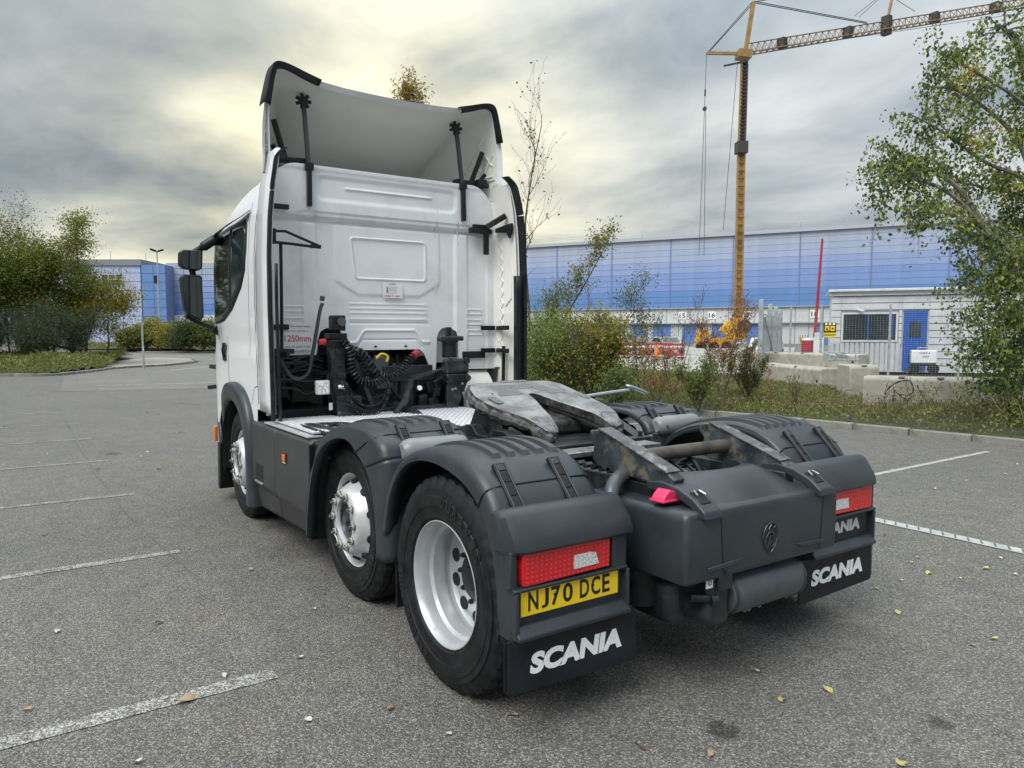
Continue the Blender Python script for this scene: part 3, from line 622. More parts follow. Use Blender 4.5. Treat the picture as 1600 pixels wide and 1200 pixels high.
bc = empty('cone_post', gp(1025, 46), 0, label='orange traffic cylinder among the red barriers', cat='traffic post'); B().cyl((0, 0, 0), (0, 0, 1.0), .12, .09, n=12).make('post', hiv, bc); B().cyl((0, 0, 0), (0, 0, .08), .25, n=12).make('base', blackp, bc)
def car(px, d, ang, col, label, name='parked_car'):
    t = empty(name, gp(px, d), ang, label=label, cat='car'); m_ = mat(name+'_paint', col, .3, coat=.6)
    side = [(-2.1, .35), (-2.12, .70), (-2.0, .88), (-1.35, .95), (-.75, 1.38), (.75, 1.42), (1.55, 1.05), (2.05, .90), (2.12, .6), (2.08, .35)]
    B().prism(side, 'y', -.86, .86).make('body', m_, t, bev=.08, seg=3)
    for s in (-1, 1):
        B().prism([(-1.15, .98), (-.70, 1.30), (.68, 1.33), (1.32, 1.03)], 'y', s*.872, s*.85).make('side_window', winm, t)
        for x in (-1.32, 1.32):
            w = B().cyl((x, s*.68, .33), (x, s*.89, .33), .33, n=24).make('wheel', rubber, t); B().cyl((x, s*.89, .33), (x, s*.90, .33), .21, n=16).make('rim', silver, w)
    for x, m2, nm in ((-2.1, redm, 'tail_light'), (2.08, clear, 'headlight')):
        for s in (-1, 1): B().box((x, s*.65, .74), (.10, .30, .14)).make(nm, m2, t, bev=.01)
    B().prism([(-.66, -1.42), (.66, -1.42), (.60, -.82), (-.60, -.82)], 'x', 0, 0) if 0 else None
    B().add([(-1.40, -.68, .99), (-1.40, .68, .99), (-.82, .62, 1.36), (-.82, -.62, 1.36)], [(0, 1, 2, 3)]).make('rear_window', winm, t, smooth=False)
car(992, 60, .9, (.10, .11, .12), 'dark grey car parked behind the red barriers'); car(1040, 62, 1.1, (.35, .36, .38), 'silver car parked to the right of the dark grey one')
car(1195, 48, .5, (.75, .75, .75), 'white car half hidden behind the broom bush'); car(955, 63, 1.0, (.45, .05, .05), 'red car left of the dark grey one beyond the shrubs')
# ------------------------------------------------------------------ the lorry
T = empty('tractor_unit', (0, 0, 0), 0, label='white three-axle lorry tractor unit with dark grey wheel guards and raised roof deflector', cat='lorry')
def P_(name, loc=(0, 0, 0), par=None, rot=(0, 0, 0)):
    o = bpy.data.objects.new(name, None); COL.objects.link(o); o.parent = par or T; o.location = loc; o.rotation_euler = rot; o.empty_display_size = .05; return o
# --- wheels
def lat(y, z, s=-1): return (y, z)
def tyre_mesh(w, parent, x0):
    prof = [(.02, .285), (-.012, .302), (-.026, .318), (-.024, .33), (-.034, .37), (-.038, .372), (-.040, .385), (-.040, .42), (-.036, .423), (-.034, .45), (-.026, .452), (-.020, .475), (-.008, .495)]
    tread = [(.004, .509), (.035, .514), (.045, .514), (.048, .502), (.060, .502), (.063, .515), (w/2-.03, .516), (w/2-.027, .503), (w/2-.012, .503), (w/2-.009, .517)]
    half = prof+tread; full = half+[(w-a, r) for a, r in reversed(half)]
    n = 216; rows = []
    for k in range(n):
        t = 2*PI*k/n; nt_ = (k % 6) < 2; row = []
        for i, (a, r) in enumerate(full):
            rr = r
            j = min(i, len(full)-1-i)
            if nt_ and j in (11, 12, 13, 14, 15): rr = r-.011
            row.append((x0+a, rr*math.cos(t), max(-.4995, rr*math.sin(t))))
        rows.append(row)
    rows.append(rows[0]); return B().grid(rows).make('tyre', rubber, parent, ang=28)
embm = mat('tyre_lettering', (.018, .019, .020), .4, spec=.35)
def ringtext(body, r, a0, da, h, x, parent, side=-1):
    """letters standing round the sidewall"""
    for i, ch in enumerate(body):
        if ch == ' ': continue
        a = a0-da*i    # angle clockwise seen from outside
        c, s = math.cos(a), math.sin(a)
        # outside view: right = -y, up = z
        rad = Vector((0, -c, s)); tan = Vector((0, -s, -c))
        m = Matrix((tan, rad, Vector((-1, 0, 0)))).transposed().to_4x4(); m.translation = Vector((x, 0, 0))+rad*r
        text('lettering', ch, h*.62, h, m, embm, parent, ext=.0015, off=.01)
def wheel(name, x, y, kind, steer=0, flip=False):
    """outer rim flange lies at local x=0, inside of the wheel towards +x"""
    if kind == 'drive':
        rim = B().lathe([(.02, .285), (.0, .300), (-.006, .302), (-.008, .298), (0, .290), (.03, .280), (.07, .276), (.085, .262), (.14, .258), (.155, .262), (.165, .272), (.185, .272), (.195, .262), (.205, .245), (.20, .235), (.185, .225), (.18, .15), (.185, .12)], 96).make('wheel', silver, T)
        tyre_mesh(.29, rim, .012)
        B().lathe([(.185, .118), (.165, .113), (.155, .10), (.15, .06), (.135, .055), (.13, .0001)], 40).make('hub', blackp, rim)
        for k in range(10):
            a = 2*PI*(k+.5)/10; y_, z_ = math.cos(a), math.sin(a)
            B().cyl((.186, y_*.203, z_*.203), (.1765, y_*.203, z_*.203), .034, n=20).make('hand_hole', dark, rim)
            a = 2*PI*k/10; y_, z_ = math.cos(a), math.sin(a)
            B().cyl((.19, y_*.140, z_*.140), (.168, y_*.140, z_*.140), .014, n=6).cyl((.168, y_*.140, z_*.140), (.160, y_*.140, z_*.140), .009, n=10).make('wheel_nut', chas, rim)
        B().lathe([(.31, .285), (.312, .30), (.33, .30), (.33, .2), (.31, .2)], 64).make('inner_rim', silver, rim)
        tyre_mesh(.29, rim, .34)
        if not flip:
            ringtext('BRIDGESTONE', .405, math.radians(250), .115, .048, -.030, rim)
            ringtext('DURAVIS', .405, math.radians(84), .150, .055, -.030, rim)
    else:
        rim = B().lathe([(.03, .285), (.0, .300), (-.006, .302), (-.008, .298), (0, .290), (.035, .280), (.065, .277), (.075, .270), (.062, .262), (.02, .245), (-.02, .226), (-.048, .208), (-.062, .197), (-.066, .186), (-.066, .135), (-.05, .13), (.0, .13)], 96).make('wheel', wheelw, T)
        tyre_mesh(.31, rim, -.002)
        for k in range(10):
            a = 2*PI*(k+.5)/10; y_, z_ = math.cos(a), math.sin(a)
            B().cyl((.028, y_*.220, z_*.220), (.0095, y_*.258, z_*.258), .027, n=20).make('hand_hole', dark, rim)
        h = B().lathe([(-.02, .130), (-.045, .122), (-.050, .105), (-.035, .095), (-.030, .07), (-.045, .065), (-.052, .055), (-.053, .0001)], 40).make('hub', chas, rim)
        B().cyl((-.053, 0, 0), (-.066, 0, 0), .035, n=6).make('hub_nut', greyp, rim)
        for k in range(10):
            a = 2*PI*k/10; y_, z_ = math.cos(a)*.1675, math.sin(a)*.1675
            B().cyl((-.064, y_, z_), (-.088, y_, z_), .0165, n=6).cyl((-.066, y_, z_), (-.072, y_, z_), .024, n=16).cyl((-.088, y_, z_), (-.102, y_, z_), .009, n=10).make('wheel_nut', steel, rim)
            B().lathe([(-.074, .019), (-.084, .019), (-.084, .023), (-.074, .023), (-.074, .019)], 16, (0, y_, z_)).make('nut_indicator', olive, rim)
            if k % 2 == 0:
                b_ = 2*PI*(k+1)/10; y2, z2 = math.cos(b_)*.1675, math.sin(b_)*.1675
                B().tube([(-.082, y_*1.1, z_*1.1), (-.082, (y_+y2)*.5, (z_+z2)*.5), (-.082, y2*1.1, z2*1.1)], .0045, 5).make('nut_link', olive, rim)
        if not flip and kind == 'mid': ringtext('DURAVIS', .40, math.radians(-58), -.13, .055, -.043, rim); 
    rim.location = (x, y, .5); rim.rotation_euler = (0, 0, (PI if flip else 0)+steer)
    return rim
wheel('w', -1.235, 0, 'drive'); wheel('w', 1.235, 0, 'drive', flip=True)
wheel('w', -1.115, 1.385, 'mid'); wheel('w', 1.115, 1.385, 'mid', flip=True)
wheel('w', -1.135, 3.93, 'front', -.04); wheel('w', 1.135, 3.93, 'front', -.04, flip=True)
for y, r in ((0, .10), (1.385, .07), (3.93, .07)): B().cyl((-.95, y, .5), (.95, y, .5), r, n=20).make('axle', chas, T)
B().lathe([(-.22, .10), (-.18, .2), (0, .26), (.18, .2), (.22, .10)], 32, (0, 0, .5)).make('differential', chas, T)
# --- wheel guards
def guard(yc, rear, s):
    """s=-1 left, +1 right; side profile stations (outer y,z / opening y,z)"""
    if rear:
        O = [(.655, .60), (.625, .72), (.585, .835), (.50, .955), (.40, 1.035), (.27, 1.095), (.13, 1.130), (0, 1.147), (-.13, 1.147), (-.25, 1.125), (-.345, 1.085), (-.42, 1.03), (-.475, .965), (-.515, .89)]
        I = [(.575, .60), (.545, .72), (.50, .83), (.425, .93), (.335, 1.0), (.225, 1.045), (.11, 1.062), (0, 1.062), (-.11, 1.048), (-.22, 1.02), (-.30, .985), (-.365, .935), (-.42, .87), (-.45, .80)]
        O2 = [(-.515, .89), (-.545, .80), (-.56, .66), (-.562, .40)]; I2 = [(-.45, .80), (-.48, .70), (-.50, .58), (-.505, .40)]
    else:
        O = [(.51, .28), (.48, .48), (.42, .67), (.345, .82), (.226, .973), (.12, 1.04), (-.02, 1.095), (-.17, 1.13), (-.32, 1.148), (-.46, 1.15), (-.58, 1.142), (-.68, 1.115), (-.76, 1.07), (-.80, 1.00)]
        I = [(.46, .28), (.44, .46), (.385, .65), (.30, .785), (.195, .894), (.10, .955), (-.01, 1.00), (-.11, 1.028), (-.21, 1.042), (-.30, 1.038), (-.36, 1.022), (-.42, .99), (-.49, .955), (-.54, .92)]
        O2 = [(-.80, 1.00), (-.815, .90), (-.82, .76), (-.82, .60), (-.82, .44)]; I2 = [(-.54, .92), (-.60, .85), (-.645, .74), (-.67, .60), (-.675, .44)]
    g = P_('wheel_guard', (0, yc, .0))
    def skin(O, I, name, par, gap=0, xo=1.272):
        o3 = spline([(0, y, z) for y, z in O], 4); i3 = spline([(0, y, z) for y, z in I], 4); rows = []
        for k, (a, b_) in enumerate(zip(o3, i3)):
            d = (a-b_); L = d.length; d = d/L
            def q(x, dep): p = a-d*dep; return (s*x, p.y, p.z)
            row = [q(xo-.07, L-.004), (s*(xo-.012), b_.y, b_.z), q(xo, L-.008), q(xo, L*.7), q(xo, .055), q(xo-.006, .030), q(xo-.022, .012), q(xo-.05, .002), q(xo-.09, 0), q(1.0, 0), q(.80, 0), q(.735, .004), q(.705, .02), q(.695, .06)]
            rows.append(row)
        return B().grid(rows).make(name, guardm, par, ang=50, solid=.006)
    top = skin(O, I, 'top_shell', g); low = skin(O2, I2, 'lower_shell', g, xo=1.268)
    # seam between the two shells
    ey, ez = O[11]; fy, fz = I[11]
    B().tube([(s*.70, ey-.001, ez-.02), (s*.74, ey-.0015, ez), (s*1.20, ey-.0015, ez), (s*1.255, ey+.006, ez-.012), (s*1.274, ey+(fy-ey)*.4, ez+(fz-ez)*.4), (s*1.274, fy, fz)], .0045, 6).make('shell_seam', dark, g)
    # shallow raised ribs running over the top
    o3 = spline([(0, y, z) for y, z in O], 5); hi_ = [p for p in o3 if (-.285 if rear else -.56) < p.y < .56]
    for xr in (1.105, 1.025, .945, .865, .785):
        rows = []; m_ = len(hi_)
        for k, p in enumerate(hi_):
            a, c_ = hi_[max(0, k-1)], hi_[min(m_-1, k+1)]; d = (c_-a).normalized(); n_ = Vector((0, d.z, -d.y)); n_ = n_ if n_.z > 0 else -n_
            hh = .016*min(1, (m_-1-k)/1.0)*min(1, k/8)
            rows.append([(s*(xr-.024), p.y-n_.y*.003, p.z-n_.z*.003), (s*(xr-.017), p.y+n_.y*hh, p.z+n_.z*hh), (s*(xr+.017), p.y+n_.y*hh, p.z+n_.z*hh), (s*(xr+.024), p.y-n_.y*.003, p.z-n_.z*.003)])
        B().grid(rows).make('rib', guardm, g, ang=30)
    # clips joining the shells
    if rear: cl_ = [(1.155, -.40), (.86, -.40)]; 
    else: cl_ = [(1.10, -.42), (.82, -.42)]
    for cx_, cy0 in cl_:
        ya, za = (-.335, 1.10) if rear else (-.645, 1.155); yb, zb_ = (-.515, .91) if rear else (-.818, .985)
        pa, pb = Vector((s*cx_, ya, za)), Vector((s*cx_, yb, zb_)); d = (pb-pa); Lc = d.length; cen = (pa+pb)/2
        rx = -math.atan2(d.z, -d.y)
        e = P_('clip_mount', (0, 0, 0), g); bpy.data.objects.remove(e)
        def pc(u, w_, h, size, name, m, par):   # u along, h out
            n_ = Vector((0, d.z/Lc, -d.y/Lc)); n_ = n_ if n_.z > 0 else -n_; n_ = Vector((0, -abs(n_.y), abs(n_.z)))
            p = pa+d*u+n_*h+Vector((w_, 0, 0)); o = B().box((0, 0, 0), size).make(name, m, par, bev=.003); o.location = p; o.rotation_euler = (math.atan2(-d.z, -d.y), 0, 0); return o
        c0_ = pc(.5, 0, .012, (.066, Lc*1.0, .022), 'clip', blackp, g)
        for u, w_, L_ in ((.10, 0, .03), (.30, 0, .045), (.55, 0, .05), (.8, 0, .04)):
            q = pc(u, w_, .024, (.034, L_, .006), 'clip_detail', dark if u > .2 else guardm, g)
        for w_ in (-.024, .024): pc(.5, w_, .024, (.008, Lc*.96, .008), 'clip_rail', guardm, g)
    # dark liner under the shell
    rows = []
    for (a, b_) in zip(O+O2[1:], I+I2[1:]):
        c, dd = Vector((0, *a)), Vector((0, *b_)); m_ = c+(dd-c).normalized()*.02
        rows.append([(s*1.2, m_.y, m_.z), (s*.70, m_.y, m_.z)])
    B().grid(rows).make('liner', dark, g)
    return g
for s in (-1, 1):
    g = guard(1.385, False, s); g.location.z = .012 if s < 0 else 0; B().box((s*.96, -.79, .38), (.48, .012, .40)).make('spray_flap', flapm, g)
    g = guard(0, True, s); g.location.z = .008 if s < 0 else .0
    # rear corner: lamp hood, lamp, number plate carrier, mud flap
    def X(a): return s*a
    xa, xb = .665, 1.298
    hood = [(-.50, .935), (-.512, .958), (-.545, .966), (-.583, .960), (-.608, .943), (-.662, .872), (-.678, .842), (-.682, .815), (-.672, .803), (-.50, .803)]
    b = B(); n = len(hood)
    rows = []
    for x, sc_ in ((xa, .0), (xa+.02, 1), (xb-.06, 1), (xb-.015, .86), (xb, .62)):
        rows.append([(X(x), (-.50+(y+.50)*(sc_ if sc_ else .93)), (.805+(z-.805)*(.94 if not sc_ else (1 if sc_ == 1 else .97 if sc_ > .8 else .9)))) for y, z in hood])
    b.grid(rows); b.f.append(tuple(range(n))); b.f.append(tuple(range(4*n, 5*n)))
    b.make('lamp_hood', guardm, g, ang=40)
    fr = B().box((X((xa+xb)/2-.005), -.575, .62), (xb-xa-.03, .10, .37)).make('lamp_carrier', guardm, g, bev=.012, seg=3)
    B().box((X(.725), -.625, .735), (.085, .06, .17)).make('corner_block', guardm, g, bev=.012)
    B().box((X(1.275), -.615, .735), (.035, .05, .16)).make('corner_block', guardm, g, bev=.008)
    B().prism([(-.60, .643), (-.655, .646), (-.662, .654), (-.658, .663), (-.60, .668)], 'x', X(.685), X(1.285)).make('lamp_ledge', guardm, g, bev=.004)
    B().prism([(-.60, .445), (-.675, .452), (-.678, .468), (-.640, .505), (-.60, .51)], 'x', X(.675), X(1.275)).make('lower_lip', guardm, g, bev=.005)
    for xx in (.682, 1.272): B().box((X(xx), -.635, .565), (.018, .055, .165)).make('plate_side', guardm, g, bev=.004)
    # tail lamp
    rd = bpy.data.materials.get('red_lens')
    if not rd:
        rd = mat('red_lens', (.62, .005, .010), .12, var=.05, vs=70, coat=.8); rd2 = mat('red_lens_bright', (.80, .03, .03), .12, var=.2, vs=160, coat=.8)
    else: rd2 = bpy.data.materials['red_lens_bright']
    lamp = B().prism([(X(.785), .675), (X(1.235), .665), (X(1.245), .68), (X(1.245), .795), (X(1.235), .805), (X(.79), .800), (X(.782), .79)], 'y', -.655, -.60).make('tail_lamp', rd, T, bev=.006, seg=3)
    B().prism([(X(.775), .665), (X(1.250), .655), (X(1.256), .81), (X(.775), .808)], 'y', -.62, -.59).make('lamp_backing', blackp, lamp)
    B().prism([(X(.850), .700), (X(.985), .697), (X(.985), .755), (X(.90), .757), (X(.868), .750)] if s < 0 else [(X(.84), .700), (X(1.01), .698), (X(1.00), .755), (X(.90), .757), (X(.865), .750)], 'y', -.6585, -.65).make('reverse_lens', clear, lamp)
    rnd = random.Random(3)
    b = B()
    for i in range(19):
        for j in range(6):
            x = .80+i*.0235; z = .683+j*.0195
            if .83 < x < (1.0 if s < 0 else 1.03) and .69 < z < .765: continue
            b.box((X(x), -.6560, z), (.012, .003, .009))
    b.make('lens_grid', rd2, lamp, smooth=False)
    # mud flap with lettering, spray bristles on its outer edge
    fl = B().prism([(X(.61), .45), (X(1.30), .45), (X(1.305), .235), (X(1.29), .222), (X(.615), .205), (X(.60), .22)], 'y', -.635, -.625).make('mud_flap', flapm, T, bev=.003)
    b = B()
    for k in range(24): b.box((X(1.309), -.628, .25+k*.0085), (.014, .010, .004))
    b.make('flap_edge', blackp, fl, smooth=False)
    cx_ = -.945 if s < 0 else .955; fl.location.z = lamp.location.z = g.location.z
    text('lettering', 'SCANIA', .50, .090, face_rear(cx_, -.637, .335), whitet, fl, ext=.001, shear=.12, off=.052, spacing=1.0)
    if s < 0:
        pl = B().box((-.982, -.637, .5955), (.520, .004, .111)).make('number_plate', yelplate, T, bev=.004); 
        for ch, cw_, cx2 in (('N', .050, -.198), ('J', .036, -.138), ('7', .048, -.083), ('0', .052, -.020), ('D', .050, .070), ('C', .050, .132), ('E', .042, .190)):
            text('character', ch, cw_, .080, face_rear(-.983+cx2, -.6395, .598), blackt, pl, ext=.0006, off=.02)
        for xx in (-1.072, -.868): B().cyl((xx, -.638, .603), (xx, -.643, .603), .006, n=10).make('plate_bolt', blackt, pl)
        pl.location.z = .008
    else:
        pl = B().box((.965, -.637, .585), (.52, .004, .112)).make('name_plate', blackp, T, bev=.004); text('lettering', 'SCANIA', .40, .068, face_rear(.955, -.6395, .588), mat('silver_print', (.42, .43, .44), .4), pl, ext=.001, shear=.1, off=.05, spacing=1.0)
# light grey cylinders (air reservoirs) between the guards
for s in (-1, 1):
    B().lathe([(0, .001), (0, .04), (.02, .06), (.05, .068), (.36, .068), (.39, .06), (.41, .04), (.41, .001)], 32, (-1.16 if s < 0 else .75, .595, 1.045)).make('air_reservoir', mat('reservoir_paint', (.20, .215, .22), .35, var=.06), T)
    B().tube([(s*.80, .595, .99), (s*.80, .527, 1.05), (s*.80, .595, 1.118)], .008).make('strap', blackp, T)
# --- chassis
for s in (-1, 1):
    B().box((s*.39, 1.9, .84), (.075, 5.2, .27)).make('chassis_rail', chas, T, bev=.006)
for y in (-.62, .62, .95, 2.2): B().box((0, y, .84), (.72, .10, .22)).make('cross_member', chas, T, bev=.01)
B().box((0, .85, 1.0), (.98, .95, .05)).make('mounting_plate', chas, T, bev=.005)
rndm = random.Random(11)
for s in (-1, 1):
    for k in range(9): B().cyl((s*.45, .30+k*.13, 1.02), (s*.45, .30+k*.13, 1.055), .017, n=6).make('bolt', chas, T)
    B().prism([(.42, 1.02), (1.30, 1.02), (1.05, 1.10), (.98, 1.10), (.92, 1.05), (.80, 1.05), (.74, 1.10), (.62, 1.10)], 'x', s*.40, s*.48).make('plate_bracket', chas, T, bev=.004)
# --- fifth wheel: worn greasy coupling plate tilted back
gm_ = bpy.data.materials.new('worn_coupling_steel'); gm_.use_nodes = True; t = gm_.node_tree; b_ = t.nodes['Principled BSDF']
c = N(t, 'ShaderNodeTexCoord'); n1 = N(t, 'ShaderNodeTexNoise'); n1.inputs['Scale'].default_value = 3.1; n1.inputs['Detail'].default_value = 7; n1.inputs['Roughness'].default_value = .6; n1.inputs['Distortion'].default_value = 1.2
n2 = N(t, 'ShaderNodeTexNoise'); n2.inputs['Scale'].default_value = 38; n2.inputs['Detail'].default_value = 4
t.links.new(c.outputs['Object'], n1.inputs[0]); t.links.new(c.outputs['Object'], n2.inputs[0])
f = mth(t, 'ADD', mth(t, 'MULTIPLY', n1.outputs[0], .8), mth(t, 'MULTIPLY', n2.outputs[0], .2))
t.links.new(ramp(t, f, [(.36, (.10, .10, .103)), (.45, (.16, .16, .165)), (.53, (.26, .265, .27)), (.63, (.38, .385, .39))]), b_.inputs['Base Color'])
t.links.new(ramp(t, f, [(.40, (.5,)*3), (.6, (.34,)*3)]), b_.inputs['Roughness']); t.links.new(ramp(t, f, [(.45, (0,)*3), (.6, (.35,)*3)]), b_.inputs['Metallic'])
grease = mat('grease', (.045, .043, .042), .28, var=.4, vs=16, bump=1.0, bs=45, dirt=(.12, .12, .12), ds=14, dth=(.5, .65))
fwz = P_('fifth_wheel', (0, .88, 1.255), None, (math.radians(13.5), 0, 0)); fwz.scale = (.90, .86, 1)
# outline in local x,y: half then mirrored
half = [(0, .52), (.14, .515), (.26, .49), (.36, .43), (.43, .33), (.462, .20), (.465, .02), (.455, -.12), (.425, -.28), (.375, -.43), (.33, -.54), (.27, -.565), (.235, -.54), (.20, -.42), (.145, -.24), (.085, -.07), (.055, .03), (.045, .10), (.022, .135), (0, .14)]
def bend(x, y): return -max(0, -y-.38)**1.4*.45-max(0, y-.44)*.25-max(0, abs(x)-.42)**1.2*.6
pl = half+[(-x, y) for x, y in half[-2:0:-1]]
bm = bmesh.new(); vs = [bm.verts.new((x, y, 0)) for x, y in pl]; f = bm.faces.new(vs)
bmesh.ops.triangulate(bm, faces=[f]); bmesh.ops.subdivide_edges(bm, edges=bm.edges, cuts=3, use_grid_fill=True)
r = bmesh.ops.extrude_face_region(bm, geom=bm.faces[:])
for v in [g for g in r['geom'] if isinstance(g, bmesh.types.BMVert)]: v.co.z -= .055
for v in bm.verts: v.co.z += bend(v.co.x, v.co.y)
bmesh.ops.recalc_face_normals(bm, faces=bm.faces)
me = bpy.data.meshes.new('coupling_plate'); bm.to_mesh(me); bm.free(); me.shade_smooth(); me.set_sharp_from_angle(angle=math.radians(40)); me.materials.append(gm_); me.materials.append(grease)
for p in me.polygons:
    if p.normal.z < .75: p.material_index = 1
o = bpy.data.objects.new('coupling_plate', me); COL.objects.link(o); o.parent = fwz; bevel(o, .008, 3, 40)
b = B(); h2 = spline([(x, y, 0) for x, y in half[:12]], 4)
for s in (-1, 1): b.tube([(s*p.x*.985, p.y*.985, -.050+bend(p.x, p.y)) for p in h2], [.034+.009*math.sin(i*1.7)+.006*math.sin(i*.7+s) for i in range(len(h2))], 8)
b.make('greasy_rim', grease, fwz)
for s in (-1, 1):
    B().tube([(s*.30, -.50, -.10), (s*.22, -.2, -.09), (s*.11, .02, -.07)], .035, 8).make('throat_rib', grease, fwz)
    B().prism([(-.10, -.06), (.22, -.06), (.30, -.28), (-.22, -.28)], 'x', s*.36, s*.42).make('pedestal', chas, fwz, bev=.008)
    for hx, hy in ((.33, .17), (.10, .28)): B().cyl((s*hx, hy, .002), (s*hx, hy, -.02), .009, n=10).make('grease_hole', dark, fwz)
B().box((0, .02, -.14), (.5, .5, .10)).make('lock_housing', grease, fwz, bev=.03)
patch = mat('dull_patch', (.14, .14, .143), .5, .1, var=.12, vs=14, bump=.5, bs=60)
smear = mat('grease_smear', (.10, .10, .10), .4, .1, var=.35, vs=22, bump=1.0, bs=55, dirt=(.2, .2, .2), ds=18, dth=(.5, .65))
for s in (-1, 1):
    q = [(.215, -.43), (.25, -.38), (.32, -.36), (.375, -.40), (.345, -.50), (.30, -.55), (.255, -.57), (.228, -.52)]
    B().add([(s*x, y, .002+bend(x, y)) for x, y in q], [tuple(range(8))]).make('grease_smear', smear, fwz, smooth=False)
    B().add([(s*x, y, .0022) for x, y in rrect(.355, -.06, .425, .10, .03)], [tuple(range(20))]).make('wear_patch', patch, fwz, smooth=False)
B().add([(x, y, .0022) for x, y in rrect(-.10, .425, .16, .475, .02)], [tuple(range(20))]).make('wear_patch', patch, fwz, smooth=False)
rows = [(-.17, .36), (.20, .37), (.31, .10), (.16, .11), (.105, .25), (-.06, .26), (-.075, .12), (-.30, .10), (-.30, .14)]
B().add([(x, y, .0015+bend(x, y)) for x, y in rows], [tuple(range(len(rows)))]).make('wear_patch', patch, fwz, smooth=False)
# release handle sticking out to the right
B().tube([(.38, 1.05, 1.22), (.75, 1.12, 1.235), (1.06, 1.18, 1.245)], .014, 8).make('release_handle', galv, T)
B().tube([(1.06+.10*math.cos(a)+.08, 1.18+.04*math.sin(a), 1.245-.035*math.cos(a)) for a in [2*PI*k/24 for k in range(25)]], .010, 8).make('handle_loop', galv, T)
# --- guide ramps
rust = mat('scraped_dark_paint', (.045, .055, .065), .4, .2, var=.3, vs=10, dirt=(.17, .16, .12), ds=9, dth=(.50, .62)); rampt = mat('scraped_steel', (.09, .093, .097), .35, .4, var=.3, vs=14, dirt=(.36, .36, .35), ds=12, dth=(.52, .68))
for s in (-1, 1):
    zt = .012 if s < 0 else -.012
    B().prism([(-.12, 1.175+zt), (-.20, 1.185+zt), (-.66, 1.035+zt), (-.70, 1.01+zt), (-.68, .975+zt), (-.20, .985+zt), (-.14, 1.03+zt), (-.15, 1.10+zt), (-.12, 1.13+zt)], 'x', s*.375, s*.445).make('guide_ramp', rust, T, bev=.006)
    rows = [[(s*x, y, z+.004+zt) for x in (.365, .455)] for y, z in ((-.19, 1.184), (-.3, 1.152), (-.45, 1.103), (-.60, 1.054), (-.66, 1.033))]
    B().grid(rows).make('ramp_top', rampt, T, smooth=False, solid=-.006)
    # arm carrying on to the box edge
    arm = [(-.55, 1.00), (-.64, 1.015), (-.74, 1.00), (-.83, .965), (-.895, .918), (-.905, .885), (-.88, .88), (-.80, .93), (-.70, .965), (-.55, .96)]
    B().prism(arm, 'x', s*.36, s*.47).make('box_arm', greyp if 0 else guardm, T, bev=.008, seg=3)
    B().prism([(-.79, .984+.003), (-.86, .945+.004), (-.85, .93), (-.78, .97)], 'x', s*.385, s*.445).make('arm_slot', dark, T, bev=.002)
    B().tube([(s*.39, -.83, .978), (s*.40, -.80, .992), (s*.43, -.80, .992), (s*.44, -.83, .978)], .005, 6).make('slot_clip', steel, T)
B().cyl((-.38, -.30, 1.06), (.38, -.30, 1.06), .036, n=20).make('cross_tube', mat('dusty_tube', (.10, .088, .07), .6, .2, var=.3, vs=7, dirt=(.06, .055, .05), ds=7), T)
B().box((0, .25, 1.0), (.76, .14, .03)).make('cross_plate', steel, T, bev=.004)
# --- rear equipment box
box = P_('rear_box', (0, 0, 0))
poly = [(-.545, -.845), (-.53, -.862), (.52, -.862), (.535, -.845), (.535, -.30), (-.545, -.25)]
b = B(); rows = []
for z, g_, f_ in ((.600, .0, .0), (.612, .012, .0), (.70, .016, .0), (.88, .016, 0), (.905, .008, 0), (.918, -.012, 0)):
    rows.append([(x*(1+g_*1.2), y-g_*(.9 if y < -.5 else 0), z+.0) for x, y in poly])
b.grid([r+[r[0]] for r in rows]); b.f.append(tuple(range(7))[:6]); k0 = 5*7; b.f.append(tuple(range(k0, k0+6)))
b.make('box_body', guardm, box, bev=.012, seg=3)
# domed cover with its round cut-out
rows = []
for i in range(17):
    u = -1+2*i/16; row = []
    for j in range(13):
        v = j/12; y0 = -.835; cut = math.sqrt(max(0, .30**2-(u*.36)**2)) if abs(u*.36) < .30 else 0
        y1 = -.22-.0; y1 = min(y1, -.36-cut*.85)
        y = y0+(y1-y0)*v; x = u*(.37-.02*v)
        z = .905+.115*math.sin(min(1, v*1.25)*PI/2)*(1-.18*u*u)*(1 if abs(u) < .99 else .6) + (.012 if (abs(u) < .62 and v < .8) else 0)
        row.append((x, y, z))
    rows.append(row)
b = B().grid(rows); b.grid([[rows[0][j] for j in range(13)], [(rows[0][j][0], rows[0][j][1], .86) for j in range(13)]]); b.grid([[rows[16][j] for j in range(13)], [(rows[16][j][0], rows[16][j][1], .86) for j in range(13)]])
b.grid([[rows[i][12] for i in range(17)], [(rows[i][12][0], rows[i][12][1], .80) for i in range(17)]])
b.make('box_cover', guardm, box, ang=50)
B().cyl((0, -.33, .921), (0, -.33, .926), .31, n=32).make('opening_shade', dark, box, smooth=False)  # black disc paints the shade of an open hole onto the closed box top
for k in range(7): B().tube(spline([(-.2+k*.05, -.20, .95), (-.15+k*.05, -.30, .97+.02*(k%3)), (-.10+k*.04, -.40+.02*(k % 2), .94)], 5), .010+.004*(k % 2), 6).make('cable_loop', blackp if k != 3 else greyp, box)
for xs, dx in ((-.345, .03), (.415, -.02)):
    rr = [[(xs-.003+dx*(1-k/6), -.8775, .612+k*.048), (xs+.003+dx*(1-k/6), -.8775, .612+k*.048)] for k in range(7)]; B().grid(rr).make('panel_seam', dark, box, smooth=False)
for s in (-1, 1): B().prism([(s*.20, .675), (s*.42, .665), (s*.42, .645), (s*.24, .652)] , 'y', -.8815, -.872).make('corner_crease', guardm, box, bev=.004)
